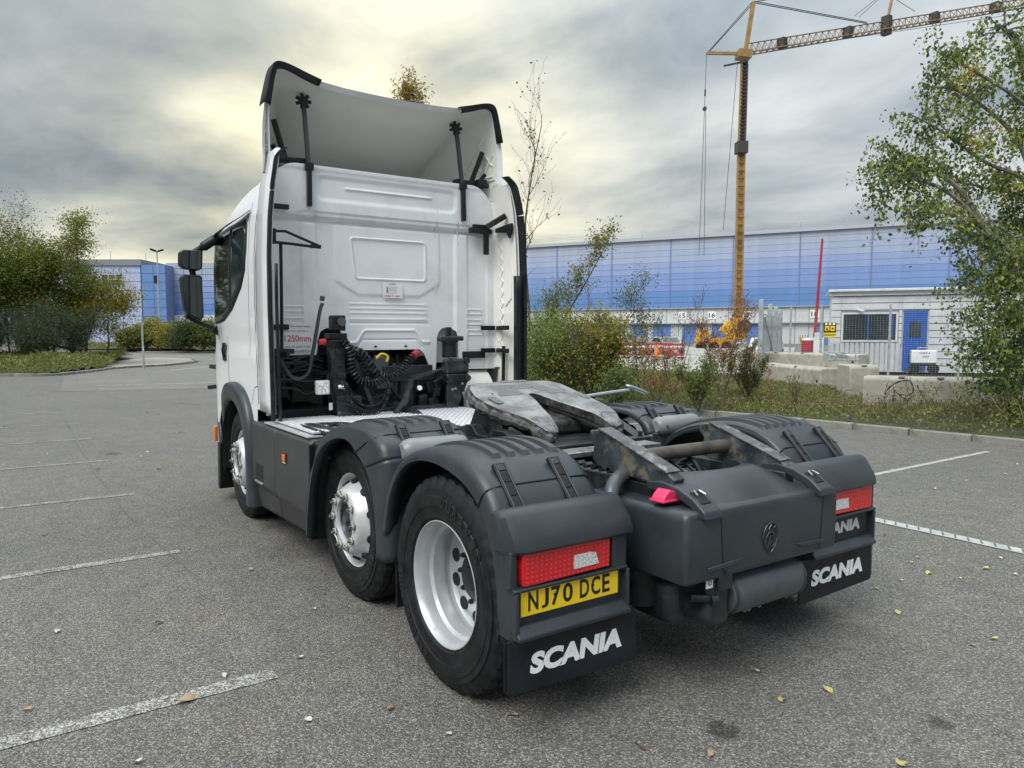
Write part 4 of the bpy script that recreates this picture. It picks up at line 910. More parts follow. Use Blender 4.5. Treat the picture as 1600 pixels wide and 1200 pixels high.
# moulded griffin-style badge on the back face of the box: shield ring, crown points and a curved head
em = mat('badge_relief', (.035, .04, .045), .3)
ring = [(.052*math.sin(a)*(1 if math.cos(a) > -.2 else .9), -.8825, .742+.066*math.cos(a)-(0.01 if abs(a-PI) < .3 else 0)) for a in [2*PI*k/32 for k in range(33)]]
badge = B().tube(ring, .0035, 6).make('badge', em, T)
for pts in ([(-.045, .70), (-.04, .74), (-.015, .765), (.015, .76), (.035, .74), (.03, .725), (.045, .715)], [(-.03, .69), (-.01, .72), (.0, .745), (.02, .745)], [(-.01, .69), (.005, .71), (.02, .72)], [(-.045, .775), (-.04, .795), (-.02, .78), (0, .805), (.02, .78), (.04, .795), (.045, .775)], [(.01, .685), (.03, .70), (.035, .712)]):
    B().tube([(x*.8, -.882, .742+(z-.742)*.9) for x, z in pts], .0038, 6).make('badge_line', em, badge)
B().cyl((-.552, -.42, .70), (-.575, -.42, .70), .022, n=16).make('side_cap', greyp, box)
# valve bracket with code sticker, silencer drum
B().box((-.29, -.84, .60), (.09, .06, .12)).make('valve_bracket', chas, T, bev=.006); B().cyl((-.30, -.875, .625), (-.30, -.866, .625), .012, n=12).make('bracket_hole', dark, T)
st = B().box((-.375, -.848, .585), (.042, .004, .05)).make('code_sticker', paper, T); B().lathe([(-.0025, .008), (-.0025, .012)], 20, (-.375, -.85, .585), 'y').make('sticker_ring', blackt, st, smooth=False)
B().cyl((-.45, -.80, .52), (-.33, -.84, .50), .02).cyl((-.36, -.84, .50), (-.33, -.85, .50), .028, n=12).make('air_coupling', chas, T)
B().lathe([(-.27, .001), (-.27, .075), (-.262, .094), (-.25, .10), (-.235, .103), (.255, .103), (.27, .100), (.285, .09), (.29, .001)], 48, (.055, -.76, .475)).make('drum', greyp, T)
for x in (-.19, .31): B().lathe([(-.008, .103), (-.005, .1065), (.005, .1065), (.008, .103)], 48, (x, -.76, .475)).make('drum_band', guardm, T)
B().box((-.30, -.72, .50), (.14, .26, .26)).make('drum_mount', chas, T, bev=.03); B().box((-.1, -.55, .45), (.7, .3, .22)).make('under_tray', chas, T, bev=.05, seg=3)
B().cyl((-.45, -.5, .62), (-.45, -.5, .42), .10, n=24).make('air_bellows', rubber, T)
for x in (-.02, .01, .09, .30): B().tube([(x-.009, -.76, .375), (x-.010, -.765, .355), (x, -.765, .349), (x+.010, -.765, .355), (x+.009, -.76, .375)], .0032, 6).make('clip_ring', steel, T)
B().box((.41, -.66, .66), (.06, .03, .05)).make('hook_bracket', chas, T, bev=.004)
# exhaust pipe stub, pink tag cover
B().tube(spline([(-.22, -.28, 1.0), (-.34, -.34, 1.005), (-.46, -.38, 1.0), (-.555, -.42, .965), (-.60, -.45, .90), (-.61, -.46, .80), (-.61, -.46, .58)], 6), .036, 16).make('bent_pipe', greyp, T)
B().lathe([(-.015, .036), (-.012, .044), (.012, .044), (.015, .036)], 24, (-.40, -.36, 1.005)).make('pipe_collar', blackp, T)
B().box((-.18, -.48, .95), (.16, .08, .05)).make('pipe_bracket', chas, T, bev=.01)
pk = B().prism([(-.545, .938), (-.545, .952), (-.53, .972), (-.505, .992), (-.475, .985), (-.452, .962), (-.452, .938)], 'y', -.73, -.655).make('pink_cover', pink, T, bev=.006, seg=3)
B().box((-.498, -.692, .943), (.108, .088, .010)).make('cover_lip', pink, pk, bev=.003)
B().cyl((-.455, -.70, .952), (-.385, -.725, .955), .010, n=12).make('pin', steel, T)
for k in range(5): B().cyl((-.40, -.02-.06*k, 1.0), (-.445, -.02-.06*k, 1.0), .017, n=6).make('bolt', chas, T)
# --- side skirt panels, left and right, with step, crease and amber lamp
for s in (-1, 1):
    # rows by height, columns along y: crease line drops towards the front of the lower part
    def panel(y0, y1, zlo0, zlo1):
        rows = []; ny = 14
        for i in range(ny+1):
            y = y0+(y1-y0)*i/ny; zl = zlo0+(zlo1-zlo0)*i/ny; k_ = min(1, max(0, (y-1.95)/1.2)); zc_ = .40+.02*k_
            row = [(s*1.10, y, .955), (s*1.19, y, .953), (s*1.222, y, .930), (s*1.228, y, .88), (s*1.230, y, .60), (s*1.232, y, zc_+.05), (s*1.228, y, zc_+.03), (s*1.195, y, zc_-.02), (s*1.175, y, zl+.02), (s*1.165, y, zl)]
            rows.append(row)
        return B().grid(rows).make('side_skirt', skirtm, T, ang=25, solid=.01)
    a = panel(1.865, 2.665, .262, .235); b_ = panel(2.672, 3.36, .235, .215)
    if s < 0:
        B().box((-1.225, 3.10, .545), (.02, .22, .15)).make('step_recess', dark, b_, bev=.02); B().prism([(3.0, .475), (3.2, .475), (3.195, .455), (3.0, .455)], 'x', -1.245, -1.20).make('step_tread', alu, b_, bev=.004)
        am = B().box((-1.238, 2.41, .765), (.018, .062, .052)).make('marker_lamp', amber, a, bev=.004); B().box((-1.232, 2.41, .762), (.012, .074, .066)).make('lamp_base', blackp, a)
        B().box((-1.236, 2.41, .729), (.01, .06, .010)).make('lamp_foot', clear, a)
        B().grid([[(-1.231, 1.93, .30), (-1.231, 1.93, .24)], [(-1.231, 1.935, .30), (-1.231, 1.935, .24)]]).make('edge_strip', alu, a, solid=.004)
    B().box((s*1.165, 1.868, .60), (.14, .02, .66)).make('skirt_end', blackp, a, bev=.004)
# --- catwalk, cables, chequer plate
cw = mat('chequer_aluminium', (.78, .80, .82), .3, .55, var=.05, vs=10)
b = B(); 
plate = B().prism([(-1.16, 1.98), (-.10, 1.98), (-.10, 1.50), (.62, 1.50), (.62, 2.95), (-1.16, 2.95)], 'z', .985, .995).make('catwalk', cw, T, smooth=False)
pv = []; pf = []; k = 0
for i in range(74):
    for j in range(44):
        x, y = -1.14+i*.024, 1.52+j*.024*1.35
        if y > 2.93 or (x < -.12 and y < 2.0) or x > .6: continue
        a = .8 if (i+j) % 2 else -.8; c_, s_ = math.cos(a), math.sin(a)
        for dx, dy, dz in ((-.014, 0, .9952), (0, -.006, .9952), (.014, 0, .9952), (0, .006, .9952), (0, 0, 1.0045)): pv.append((x+dx*c_-dy*s_, y+dx*s_+dy*c_, dz))
        pf += [(k, k+1, k+4), (k+1, k+2, k+4), (k+2, k+3, k+4), (k+3, k, k+4)]; k += 5
o = mesh_np('tread_pattern', pv, pf, cw, plate); o['kind'] = 'stuff'
B().prism([(-1.21, 1.95), (-1.10, 1.95), (-1.10, 3.0), (-1.21, 3.0)], 'z', .962, .972).make('edge_tread', cw, T, smooth=False)
rnd = random.Random(4)
for k in range(9):
    y0 = 1.78+rnd.uniform(-.1, .25); x0 = -1.08+k*.03
    B().tube(spline([(x0, 2.5, .985), (x0+rnd.uniform(-.05, .05), 2.2, .99+rnd.uniform(0, .03)), (x0+rnd.uniform(-.03, .1), y0+.2, .99), (x0+.1, y0, .97), (x0+.25, y0-.1, .95)], 5), .014, 6).make('hose', blackp, T)
B().box((-.95, 2.0, .90), (.5, .7, .10)).make('battery_cover', blackp, T, bev=.02)
# ------------------------------------------------------------------ cab
def iy(px, py, y):
    d = fw+rt*((px-781.3)/FPX)+up*((616.9-py)/FPX); return CAM+d*((y-CAM.y)/d.y)
def ix(px, py, x):
    d = fw+rt*((px-781.3)/FPX)+up*((616.9-py)/FPX); return CAM+d*((x-CAM.x)/d.x)
def interp(v, pts):
    if v <= pts[0][0]: return pts[0][1]
    for (a, p), (b_, q) in zip(pts, pts[1:]):
        if v <= b_: u = (v-a)/(b_-a); return p+(q-p)*u
    return pts[-1][1]
HW = [(1.0, 1.195), (1.9, 1.205), (2.3, 1.20), (2.6, 1.175), (2.8, 1.135), (2.93, 1.07), (3.02, .97), (3.06, .85)]
YF = [(1.0, 5.38), (1.6, 5.36), (2.3, 5.18), (2.55, 5.02), (2.75, 4.75), (2.93, 4.2), (3.06, 3.9)]
ZT = 3.06
def zlow(y):
    dy = abs(y-3.95)
    if dy < .715: return .5+math.sqrt(.72**2-dy*dy) if dy < .60 else max(.5+math.sqrt(.72**2-dy*dy), .80)
    return 1.055 if y < 3.95 else .80
cabs = P_('cab_anchor'); bpy.data.objects.remove(cabs)
def cabpt(s, u, t):
    """u: 0 rear to 1 front corner; t: 0 bottom to 1 top; s side"""
    yl = 3.16+(5.38-3.16)*u; z0 = zlow(yl); z = z0+(ZT-z0)*t
    y = 3.16+(interp(z, YF)-3.16)*u; k = max(0, (u-.60)/.40); x = interp(z, HW)-.40*k**2.6
    # slight waistline crease along the door
    if 1.50 < z < 1.72: x -= .012*math.sin((z-1.5)/.22*PI)
    return (s*x, y, z)
b = B(); nu, nt2 = 64, 40; cols = []
for i in range(nu+1): cols.append([cabpt(-1, i/nu, j/nt2) for j in range(nt2+1)])
L = cols[-1]
for i in range(1, 12):
    u = i/12; cols.append([(-abs(p[0])+2*abs(p[0])*u, p[1]+.10*math.sin(u*PI), p[2]) for p in L])
for i in range(nu, -1, -1): cols.append([cabpt(1, i/nu, j/nt2) for j in range(nt2+1)])
b.grid(cols)
# roof surface between the top edges
m = len(cols); rows = []
for i in range(nu+1):
    a, c = cols[i][-1], cols[m-1-i][-1]; rows.append([(a[0]+(c[0]-a[0])*j/8, a[1], a[2]+.03*math.sin(PI*j/8)) for j in range(9)])
b.grid(rows)
body = b.make('cab_body', white, T, ang=40)
B().prism([(-1.15, 3.22), (1.15, 3.22), (1.15, 5.2), (-1.15, 5.2)], 'z', 1.32, 1.36).make('cab_floor', dark, body, smooth=False)
for s in (-1, 1): B().prism([(3.22, 1.06), (3.22, 2.9), (5.0, 2.3), (5.2, 1.3), (4.8, 1.3), (3.4, 1.3)], 'x', s*.9, s*.905).make('inner_panel', dark, body, smooth=False)
def sdz(z): return interp(z, HW)
def side_strip(pts, w, name, m_, par, off=.003):
    P = spline([(0, y, z) for y, z in pts], 6); rows = []
    for i, p in enumerate(P):
        d = (P[min(i+1, len(P)-1)]-P[max(0, i-1)]).normalized(); q = Vector((0, -d.z, d.y))*w/2
        rows.append([(-(sdz(v.z)+off-(.40*max(0, ((v.y-3.16)/2.22-.60)/.40)**2.6)), v.y, v.z) for v in (p-q, p+q)])
    return B().grid(rows).make(name, m_, par, smooth=False)
seamm = mat('panel_gap', (.10, .10, .10), .7)
side_strip([(4.16, 1.66), (4.15, 1.3), (4.14, 1.23)], .008, 'door_seam', seamm, body)
side_strip([(3.40, 2.78), (3.38, 2.4), (3.38, 1.8), (3.42, 1.5)], .010, 'door_seam', mat('soft_crease', (.42, .42, .42), .5), body)
side_strip([(3.20, 2.85), (3.19, 2.2), (3.19, 1.35), (3.19, 1.1)], .012, 'panel_seam', seamm, body)
side_strip([(3.19, 2.62), (3.0, 2.60)], .008, 'panel_seam', seamm, body)
side_strip([(3.19, 1.25), (3.30, 1.22), (3.40, 1.08)], .006, 'panel_seam', seamm, body)
# door glass, black frame, handle
def onside(y, z, off): return (-(sdz(z)+off-(.40*max(0, ((y-3.16)/2.22-.60)/.40)**2.6)), y, z)
def sidepoly(pts, name, m_, off, th=.012, par=None):
    bm = bmesh.new(); f = bm.faces.new([bm.verts.new((0, y, z)) for y, z in pts]); bmesh.ops.triangulate(bm, faces=[f])
    for _ in range(2): bmesh.ops.subdivide_edges(bm, edges=[e for e in bm.edges if e.calc_length() > .05], cuts=3, use_grid_fill=True); bmesh.ops.triangulate(bm, faces=bm.faces)
    for v in bm.verts: v.co = onside(v.co.y, v.co.z, off-.012*math.sin((v.co.z-1.5)/.22*PI)*(1.5 < v.co.z < 1.72))
    for f in bm.faces:
        if f.normal.x > 0: f.normal_flip()
    me = bpy.data.meshes.new(name); bm.to_mesh(me); bm.free(); me.shade_smooth(); me.materials.append(m_); o = bpy.data.objects.new(name, me); COL.objects.link(o); o.parent = par or body
    m = o.modifiers.new('s', 'SOLIDIFY'); m.thickness = th; m.offset = -1; return o
glassm = mat('side_glass', (.02, .028, .022), .03, var=.2, spec=.5)
frp = [(4.62, 2.62), (4.1, 2.66), (3.55, 2.66), (3.46, 2.60), (3.44, 2.40), (3.47, 2.22), (3.60, 2.08), (3.92, 1.90), (4.25, 1.80), (4.60, 1.775)]
wnd = sidepoly(frp, 'window_surround', blackp, .006, par=T)
sidepoly([(4.58, 2.59), (4.0, 2.62), (4.0, 1.895), (4.25, 1.82), (4.57, 1.80)], 'window', glassm, .010, par=wnd)
sidepoly([(3.93, 2.61), (3.56, 2.61), (3.50, 2.56), (3.49, 2.40), (3.52, 2.24), (3.63, 2.12), (3.93, 1.945)], 'quarter_window', winm, .010, par=wnd)
B().grid([[(-1.19-.0, 4.70-.1, 2.60), (-1.27, 4.66, 2.55)], [(-1.19, 4.2, 2.66), (-1.275, 4.2, 2.60)], [(-1.175, 3.8, 2.69), (-1.255, 3.8, 2.64)], [(-1.16, 3.42, 2.72), (-1.22, 3.42, 2.67)]]).make('wind_deflector', mat('smoked_plastic', (.05, .052, .05), .25), wnd, solid=.006)
B().box((-1.209, 4.27, 1.515), (.012, .11, .17)).make('handle_recess', blackp, body, bev=.02)
B().tube([(-1.222, 4.24, 1.58), (-1.235, 4.23, 1.53), (-1.222, 4.24, 1.46)], .010).make('door_handle', blackp, body)
B().tube([(-1.02, 5.10, 1.14), (-1.20, 5.02, 1.13)], .022).make('side_repeater', blackp, body)
# front wheel arch, bumper with orange marker, step
for s in (-1, 1):
    Oa = [(3.29, .215), (3.295, .50), (3.31, .74), (3.36, .95), (3.46, 1.10), (3.62, 1.20), (3.84, 1.245), (4.10, 1.235), (4.33, 1.16), (4.50, 1.02), (4.60, .84), (4.64, .60), (4.64, .36)]
    Ia = [(3.45, .215), (3.435, .42), (3.44, .62), (3.48, .80), (3.56, .93), (3.69, 1.03), (3.87, 1.08), (4.06, 1.07), (4.24, 1.01), (4.38, .90), (4.47, .76), (4.51, .58), (4.52, .36)]
    o3 = spline([(0, *p) for p in Oa], 4); i3 = spline([(0, *p) for p in Ia], 4); rows = []
    for a, c in zip(o3, i3):
        tz = .10*max(0, (a.y-4.0)/.65)**2; xo = 1.262-tz
        rows.append([(s*(xo-.22), c.y, c.z), (s*(xo-.02), c.y, c.z), (s*xo, c.y+(a.y-c.y)*.12, c.z+(a.z-c.z)*.12), (s*(xo+.004), c.y+(a.y-c.y)*.7, c.z+(a.z-c.z)*.7), (s*(xo-.012), c.y+(a.y-c.y)*.93, c.z+(a.z-c.z)*.93), (s*(xo-.04), a.y, a.z), (s*(xo-.10), a.y, a.z)])
    B().grid(rows).make('wheel_arch', guardm, T, ang=50)
    rows = [[(s*1.20, c.y, c.z), (s*.75, c.y, c.z)] for c in i3]; B().grid(rows).make('arch_liner', dark, T)
    B().grid([[(s*1.20, 4.60, .80), (s*1.16, 4.62, .30)], [(s*1.165, 4.85, .82), (s*1.13, 4.85, .28)], [(s*1.06, 5.12, .82), (s*1.04, 5.12, .27)], [(s*.85, 5.36, .82), (s*.84, 5.36, .27)], [(0, 5.50, .82), (0, 5.50, .27)]]).make('bumper', guardm, T, solid=.02)
B().box((-1.17, 4.93, .66), (.03, .09, .15)).make('marker_lamp', amber, T, bev=.006)
B().prism([(4.66, .30), (4.98, .33), (4.98, .18), (4.72, .12)], 'x', -1.16, -.98).make('entry_step', alu, T, bev=.01)
B().prism([(4.6, .60), (4.70, .60), (4.74, .13), (4.66, .13)], 'x', -1.20, -1.0).make('arch_flap', blackp, T)
wsm = sidepoly; B().grid([[(-.86, 5.20, 2.4), (-.9, 5.38, 1.65)], [(0, 5.33, 2.45), (0, 5.50, 1.65)], [(.86, 5.20, 2.4), (.9, 5.38, 1.65)]]).make('windscreen', winm, body, solid=.01)
# rear wall with pressed relief
def sm(a, b_, x): t = np.clip((x-a)/(b_-a), 0, 1); return t*t*(3-2*t)
nx, nz = 300, 260
xs = np.linspace(-1.135, 1.135, nx+1); ZL = [(-1.2, 1.50), (-.70, 1.50), (-.685, 1.62), (-.655, 1.70), (-.60, 1.73), (-.52, 1.73), (-.47, 1.70), (-.445, 1.60), (-.44, 1.535), (.30, 1.535), (.345, 1.50), (.40, 1.37), (.43, 1.335), (.475, 1.335), (.48, 1.62), (.505, 1.70), (.55, 1.735), (.64, 1.735), (.69, 1.70), (.705, 1.62), (.71, 1.335), (1.2, 1.335)]
zl = np.interp(xs, [p[0] for p in ZL], [p[1] for p in ZL]); ax = np.abs(xs)
zt = 3.09-np.where(ax > .84, .42*(1-np.sqrt(np.clip(1-((ax-.84)/.30)**2, 0, 1))), 0)
Tt = np.linspace(0, 1, nz+1)[None, :]; Z = zl[:, None]+(zt-zl)[:, None]*Tt; X_ = np.repeat(xs[:, None], nz+1, 1); A = np.abs(X_)
h = np.zeros_like(Z)
low = 1-sm(2.60, 2.64, Z)
h += .022*sm(.66, .70, A)*low - .012*sm(.80, .83, A)*(1-sm(1.02, 1.05, A))*low
h += .010*(1-sm(.50, .53, A))*sm(2.0, 2.04, Z+np.clip((A-.30), 0, 1)*-.55)*low
def rr(x0, x1, z0, z1, r, e=.010):
    dx = np.maximum(np.maximum(x0+r-X_, X_-(x1-r)), 0); dz = np.maximum(np.maximum(z0+r-Z, Z-(z1-r)), 0); d = np.hypot(dx, dz)-r
    return 1-sm(-e, 0, d)
slx = (2.53-Z)*.12
dx_ = X_; X_ = X_-np.where(X_ < 0, np.clip(slx, 0, .05), 0)
w1 = rr(-.385, .375, 2.155, 2.53, .04, .010); w2 = rr(-.372, .362, 2.168, 2.517, .03, .010); h += .010*(w1-w2)-.004*w2
X_ = dx_
for z in (1.945, 1.905, 1.865, 1.81): h += .006*(1-sm(.38, .40, A))*np.exp(-((Z-z)/.007)**2)
h -= .008*(1-sm(.38, .40, A))*np.exp(-((Z-1.775)/.009)**2)
tl = 1.60+.11*(1-sm(.24, .34, A)); h += .014*(1-sm(.36, .39, A))*sm(tl-.01, tl+.012, Z)*(1-sm(1.76, 1.79, Z))*.0+.012*np.exp(-((Z-tl)/.012)**2)*(1-sm(.40, .42, A))
t2 = 1.555+.07*(1-sm(.26, .33, A)); h -= .008*np.exp(-((Z-t2)/.008)**2)*(1-sm(.33, .36, A))
for z0 in (1.66, 1.76, 1.86):
    for s in (-1, 1): xa_, xb2 = (.80, .985); h += .007*(rr(*sorted((s*xa_, s*xb2)), z0, z0+.06, .008, .006)-rr(*sorted((s*(xa_+.01), s*(xb2-.01))), z0+.010, z0+.05, .006, .006))
# upper bulkhead, ledge, recessed band
h += .034*sm(2.655, 2.675, Z) - .016*np.exp(-((Z-2.638)/.014)**2)
h += .010*sm(2.70, 2.715, Z-np.clip(A-.80, 0, .2)*-.3)
h -= .014*rr(-.70, .70, 2.79, 3.03, .09, .05)*1.0; h += .012*np.exp(-((Z-2.925)/.010)**2)*(1-sm(.40, .44, A))
h += .008*sm(3.03, 3.07, Z)
Y = 3.19-h
V = np.stack([X_, Y, Z], -1).reshape(-1, 3); I_ = np.arange((nx+1)*(nz+1)).reshape(nx+1, nz+1)
F = np.stack([I_[:-1, :-1], I_[1:, :-1], I_[1:, 1:], I_[:-1, 1:]], -1).reshape(-1, 4)
wall = mesh_np('rear_wall', V, F, wallw, T, smooth=True)
# roof rim above the wall, joining to the cab roof
B().grid([[(float(x), 3.15, float(z)) for x, z in zip(xs[::10], zt[::10])], [(float(x), 3.20, float(z)+.008) for x, z in zip(xs[::10], zt[::10])], [(float(x), 3.5, float(z)) for x, z in zip(xs[::10], zt[::10])]]).make('wall_rim', white, wall)
B().prism([(-1.13, 1.0), (-1.07, 1.0), (-1.07, 1.52), (-1.13, 1.52)], 'y', 3.16, 3.22).make('corner_post', cream, wall)
B().box((.88, 3.165, 1.475), (.26, .016, .066)).make('vent', blackp, wall, bev=.012)
B().box((.88, 3.156, 1.475), (.225, .006, .040)).make('vent_slot', dark, wall, bev=.004)
B().lathe([(1.06, .33), (1.06, .36), (.72, .36), (.72, .31), (1.06, .33)], 48, (0, 3.40, 1.0)).make('arch_inner', cream, wall); B().cyl((.80, 3.40, 1.0), (.82, 3.40, 1.0), .33, n=32).make('arch_dark', dark, wall)
B().box((.90, 3.24, 1.30), (.34, .02, .14)).make('sill_panel', cream, wall)
for x in (-.15, .15): B().cyl((x, 3.18, 1.565), (x, 3.165, 1.565), .010, n=10).make('screw', blackp, wall)
# stickers
def stick(px0, py0, px1, py1, y): a, b_ = iy(px0, py0, y), iy(px1, py1, y); return a, b_
a, c = stick(440, 505, 490, 547, 3.155)
st = B().box(((a.x+c.x)/2, 3.156, (a.z+c.z)/2), (c.x-a.x, .002, abs(a.z-c.z))).make('height_sticker', paper, T, smooth=False); W_ = c.x-a.x; H_ = abs(a.z-c.z); mx_, mz_ = (a.x+c.x)/2, (a.z+c.z)/2
for body_, w_, h_, dz, m_ in (('The 5th wheel height', .86, .10, .38, redt), ('on this vehicle is', .66, .09, .22, greyt), ('1250mm', .84, .24, -.06, redt), ('with all axles down.', .84, .09, -.36, greyt)):
    text('lettering', body_, W_*w_, H_*h_, face_rear(mx_, 3.1545, mz_+H_*dz), m_, st, ext=.0004, off=.01)
a, c = stick(598, 441, 629, 466, 3.165)
st = B().box(((a.x+c.x)/2, 3.166, (a.z+c.z)/2), (c.x-a.x, .002, abs(a.z-c.z))).make('notice_sticker', paper, T, smooth=False); W_ = c.x-a.x; H_ = abs(a.z-c.z); mx_, mz_ = (a.x+c.x)/2, (a.z+c.z)/2
text('lettering', 'SCANIA', W_*.35, H_*.10, face_rear(mx_, 3.1645, mz_+H_*.40), blackt, st, ext=.0004); text('lettering', 'DRIVER TO CHECK', W_*.8, H_*.11, face_rear(mx_, 3.1645, mz_-H_*.38), redt, st, ext=.0004, off=.01)
for k in range(5): B().box((mx_-.01, 3.1645, mz_+H_*(.2-k*.1)), (W_*.55, .0006, .0025)).make('printed_line', greyt, st, smooth=False)
B().box((mx_-W_*.28, 3.1645, mz_), (.012, .0006, H_*.35)).make('printed_box', mat('blue_print', (.1, .25, .5), .5), st, smooth=False)
# --- side fairings behind the cab with rubber edges
FH = [(1.0, 1.200), (1.9, 1.205), (2.3, 1.200), (2.6, 1.185), (2.85, 1.155), (3.0, 1.125), (3.12, 1.10)]
for s in (-1, 1):
    fa = P_('side_fairing'); bpy.data.objects.remove(fa)
    rows = []
    for k in range(25):
        z = 1.05+(3.12-1.05)*k/24; x = interp(z, FH); yb = 2.80+(.0 if z < 2.7 else (z-2.7)**2*.25)
        rows.append([(s*(x-.03), yb, z), (s*x, yb+.01, z), (s*x, 2.95, z), (s*(x+.0), 3.145, z)])
    fairing = B().grid(rows).make('side_fairing', white, T, ang=50, solid=.012)
    B().grid([[(s*(interp(z, FH)-.035), yy, z) for yy in (2.84, 3.0, 3.17)] for z in [1.08+2.0*k/16 for k in range(17)]]).make('inner_skin', cream, fairing)
    B().grid([[(s*(interp(z, FH)-.035), 3.12, z), (s*(interp(z, FH)-.09), 3.17, z), (s*(interp(z, FH)-.11), 3.21, z)] for z in [1.35+1.6*k/12 for k in range(13)]]).make('joint_gutter', cream, fairing)
    # rubber edges, split at the roof line
    for z0, z1, dep in ((2.79, 3.13, .075 if s > 0 else .02), (1.0, 2.775, .075 if s > 0 else .03)):
        rows = []
        for k in range(19):
            z = z0+(z1-z0)*k/18; x = interp(z, FH)+.006; yb = 2.80+(.0 if z < 2.7 else (z-2.7)**2*.25); e = dep
            if z > 3.03: x -= (z-3.03)**2*7; 
            rows.append([(s*x, yb+.02, z), (s*(x+.006), yb-.02, z), (s*(x-.004), yb-e, z), (s*(x-.022), yb-e, z), (s*(x-(.045 if s > 0 else .028)), yb-.01, z), (s*(x-.02), yb+.02, z), (s*x, yb+.02, z)])
        bb = B().grid(rows); bb.f.append(tuple(range(6))); bb.f.append(tuple(18*7+i for i in range(6))); bb.make('rubber_edge', rubber, fairing, ang=50)
    k_ = 1 if s > 0 else .30; rows = [[(s*(interp(z, FH)-.03), 2.745, z), (s*(interp(z, FH)-.03-.07*k_), 2.75, z), (s*(interp(z, FH)-.03-.07*k_), 2.79, z)] for z in [1.0+1.22*k/8 for k in range(9)]]
    B().grid(rows).make('wide_rubber_lip', blackp, fairing, solid=.008)
    # lattice ribs moulded into the inside of the fairing
    b = B()
    for k in range(11):
        z = 1.45+k*.105; x = s*(interp(z, FH)-.040)
        b.tube([(x, 3.07, z), (x, 3.16, z+.105)], .006, 5).tube([(x, 3.16, z), (x, 3.07, z+.105)], .006, 5)
    b.make('lattice_rib', cream, fairing)
    B().tube([(s*1.163, 3.03, 1.95), (s*1.163, 2.93, 2.02), (s*1.163, 2.92, 2.40)], .007, 6).make('moulded_line', cream, fairing)
    for z, w_ in ((1.735, .05), (1.515, .05)):
        B().box((s*1.10, 2.99, z), (.03, .34, .042), (0, 0, s*-.28)).make('clamp_bar', blackp, fairing, bev=.004); B().box((s*1.03, 3.14, z), (.16, .02, .045)).make('clamp_foot', blackp, fairing, bev=.003)
    B().tube([(s*1.115, 3.0, 1.10), (s*1.115, 2.99, 1.56)], .018, 8).make('clamp_post', blackp, fairing)
# upper hinge arms
for s in (-1, 1):
    if s > 0:
        B().box((.93, 3.11, 2.705), (.17, .04, .035)).box((.92, 3.10, 2.66), (.24, .05, .05)).box((.985, 3.10, 2.56), (.05, .035, .24)).make('hinge_plate', blackp, T, bev=.006)
        B().tube([(.98, 3.08, 2.70), (1.10, 2.93, 2.80)], .028, 6).make('hinge_arm', blackp, T)
        B().prism([(3.12, 2.70), (2.84, 2.72), (2.84, 2.66), (2.88, 2.58), (2.93, 2.64), (3.12, 2.66)], 'x', 1.10, 1.125).make('hinge_wing', blackp, T, bev=.004)
    else:
        B().box((-1.02, 3.10, 2.715), (.17, .04, .04)).make('hinge_plate', blackp, T, bev=.005)
        q = [(-1.12, 2.50), (-1.02, 2.505), (-.88, 2.45), (-.74, 2.40), (-.735, 2.375), (-.82, 2.375), (-1.0, 2.395), (-1.12, 2.40)]
        b = B(); outer = q; inner = [(-1.04, 2.485), (-1.0, 2.485), (-.90, 2.445), (-.85, 2.42), (-.90, 2.405), (-1.04, 2.41)]
        b.tube([(x, 2.93, z) for x, z in [(-1.14, 2.49), (-1.02, 2.495), (-.88, 2.445), (-.74, 2.395)]], .012, 6).tube([(x, 2.93, z) for x, z in [(-1.14, 2.405), (-1.0, 2.40), (-.74, 2.385)]], .013, 6).box((-1.12, 2.93, 2.45), (.04, .04, .12)).box((-.775, 2.93, 2.39), (.09, .02, .03)).make('support_arm', blackp, T, bev=.003)
        B().tube([(-1.06, 2.93, 2.39), (-1.065, 2.93, 2.0), (-1.07, 2.94, 1.55), (-1.06, 2.94, 1.32)], .014, 8).make('support_rod', blackp, T)
        B().prism([(-1.165, 1.56), (-.98, 1.56), (-.98, 1.52), (-1.165, 1.52)], 'y', 2.9, 3.1).make('support_foot', blackp, T, bev=.004)
# --- roof air deflector: deep open shell
SEC = [(0, 3.725), (.22, 3.728), (.45, 3.735), (.66, 3.752), (.80, 3.79), (.90, 3.82), (.99, 3.835), (1.04, 3.815), (1.065, 3.76), (1.09, 3.66), (1.125, 3.50), (1.145, 3.34), (1.15, 3.20), (1.15, 2.97)]
FRO = [(0, 3.06), (.14, 3.06), (.28, 3.055), (.42, 3.05), (.52, 3.045), (.58, 3.04), (.62, 3.035), (.65, 3.025), (.67, 3.01), (.68, 3.0), (.69, 2.99), (.695, 2.98), (.70, 2.93), (.70, 2.86)]
def defl(off, y0=3.05):
    rows = []
    for k in range(15):
        u = k/14; y = y0+(4.55-3.05)*u; e = u**1.35; row = []
        # flat roof corners fade out towards the front
        half_ = [((1-u)*a[0]+u*f_[0]-(off if a[1] < 3.79 and a[0] > .9 else off*.3 if a[0] > .6 else 0), (1-e)*a[1]+e*f_[1]-off*(1 if a[0] < 1.07 else 0)-.06*math.sin(u*PI)*(a[0] < .95)) for a, f_ in zip(SEC, FRO)]
        rows.append([(-x, y, z) for x, z in reversed(half_)]+[(x, y, z) for x, z in half_[1:]])
    return rows
ro = defl(0); dfl = B().grid(ro).make('roof_deflector', white, T, ang=60)
ri = defl(.035, 3.09)
liner = B().grid(ri).make('inner_liner', cream, dfl, ang=60)
B().grid([ro[0], ri[0]]).make('trailing_lip', white, dfl, ang=60)
B().grid([[(-1.0, 3.22, 3.075), (1.0, 3.22, 3.075)], [(-.7, 4.5, 3.0), (.7, 4.5, 3.0)]]).make('roof_skin', white, dfl)
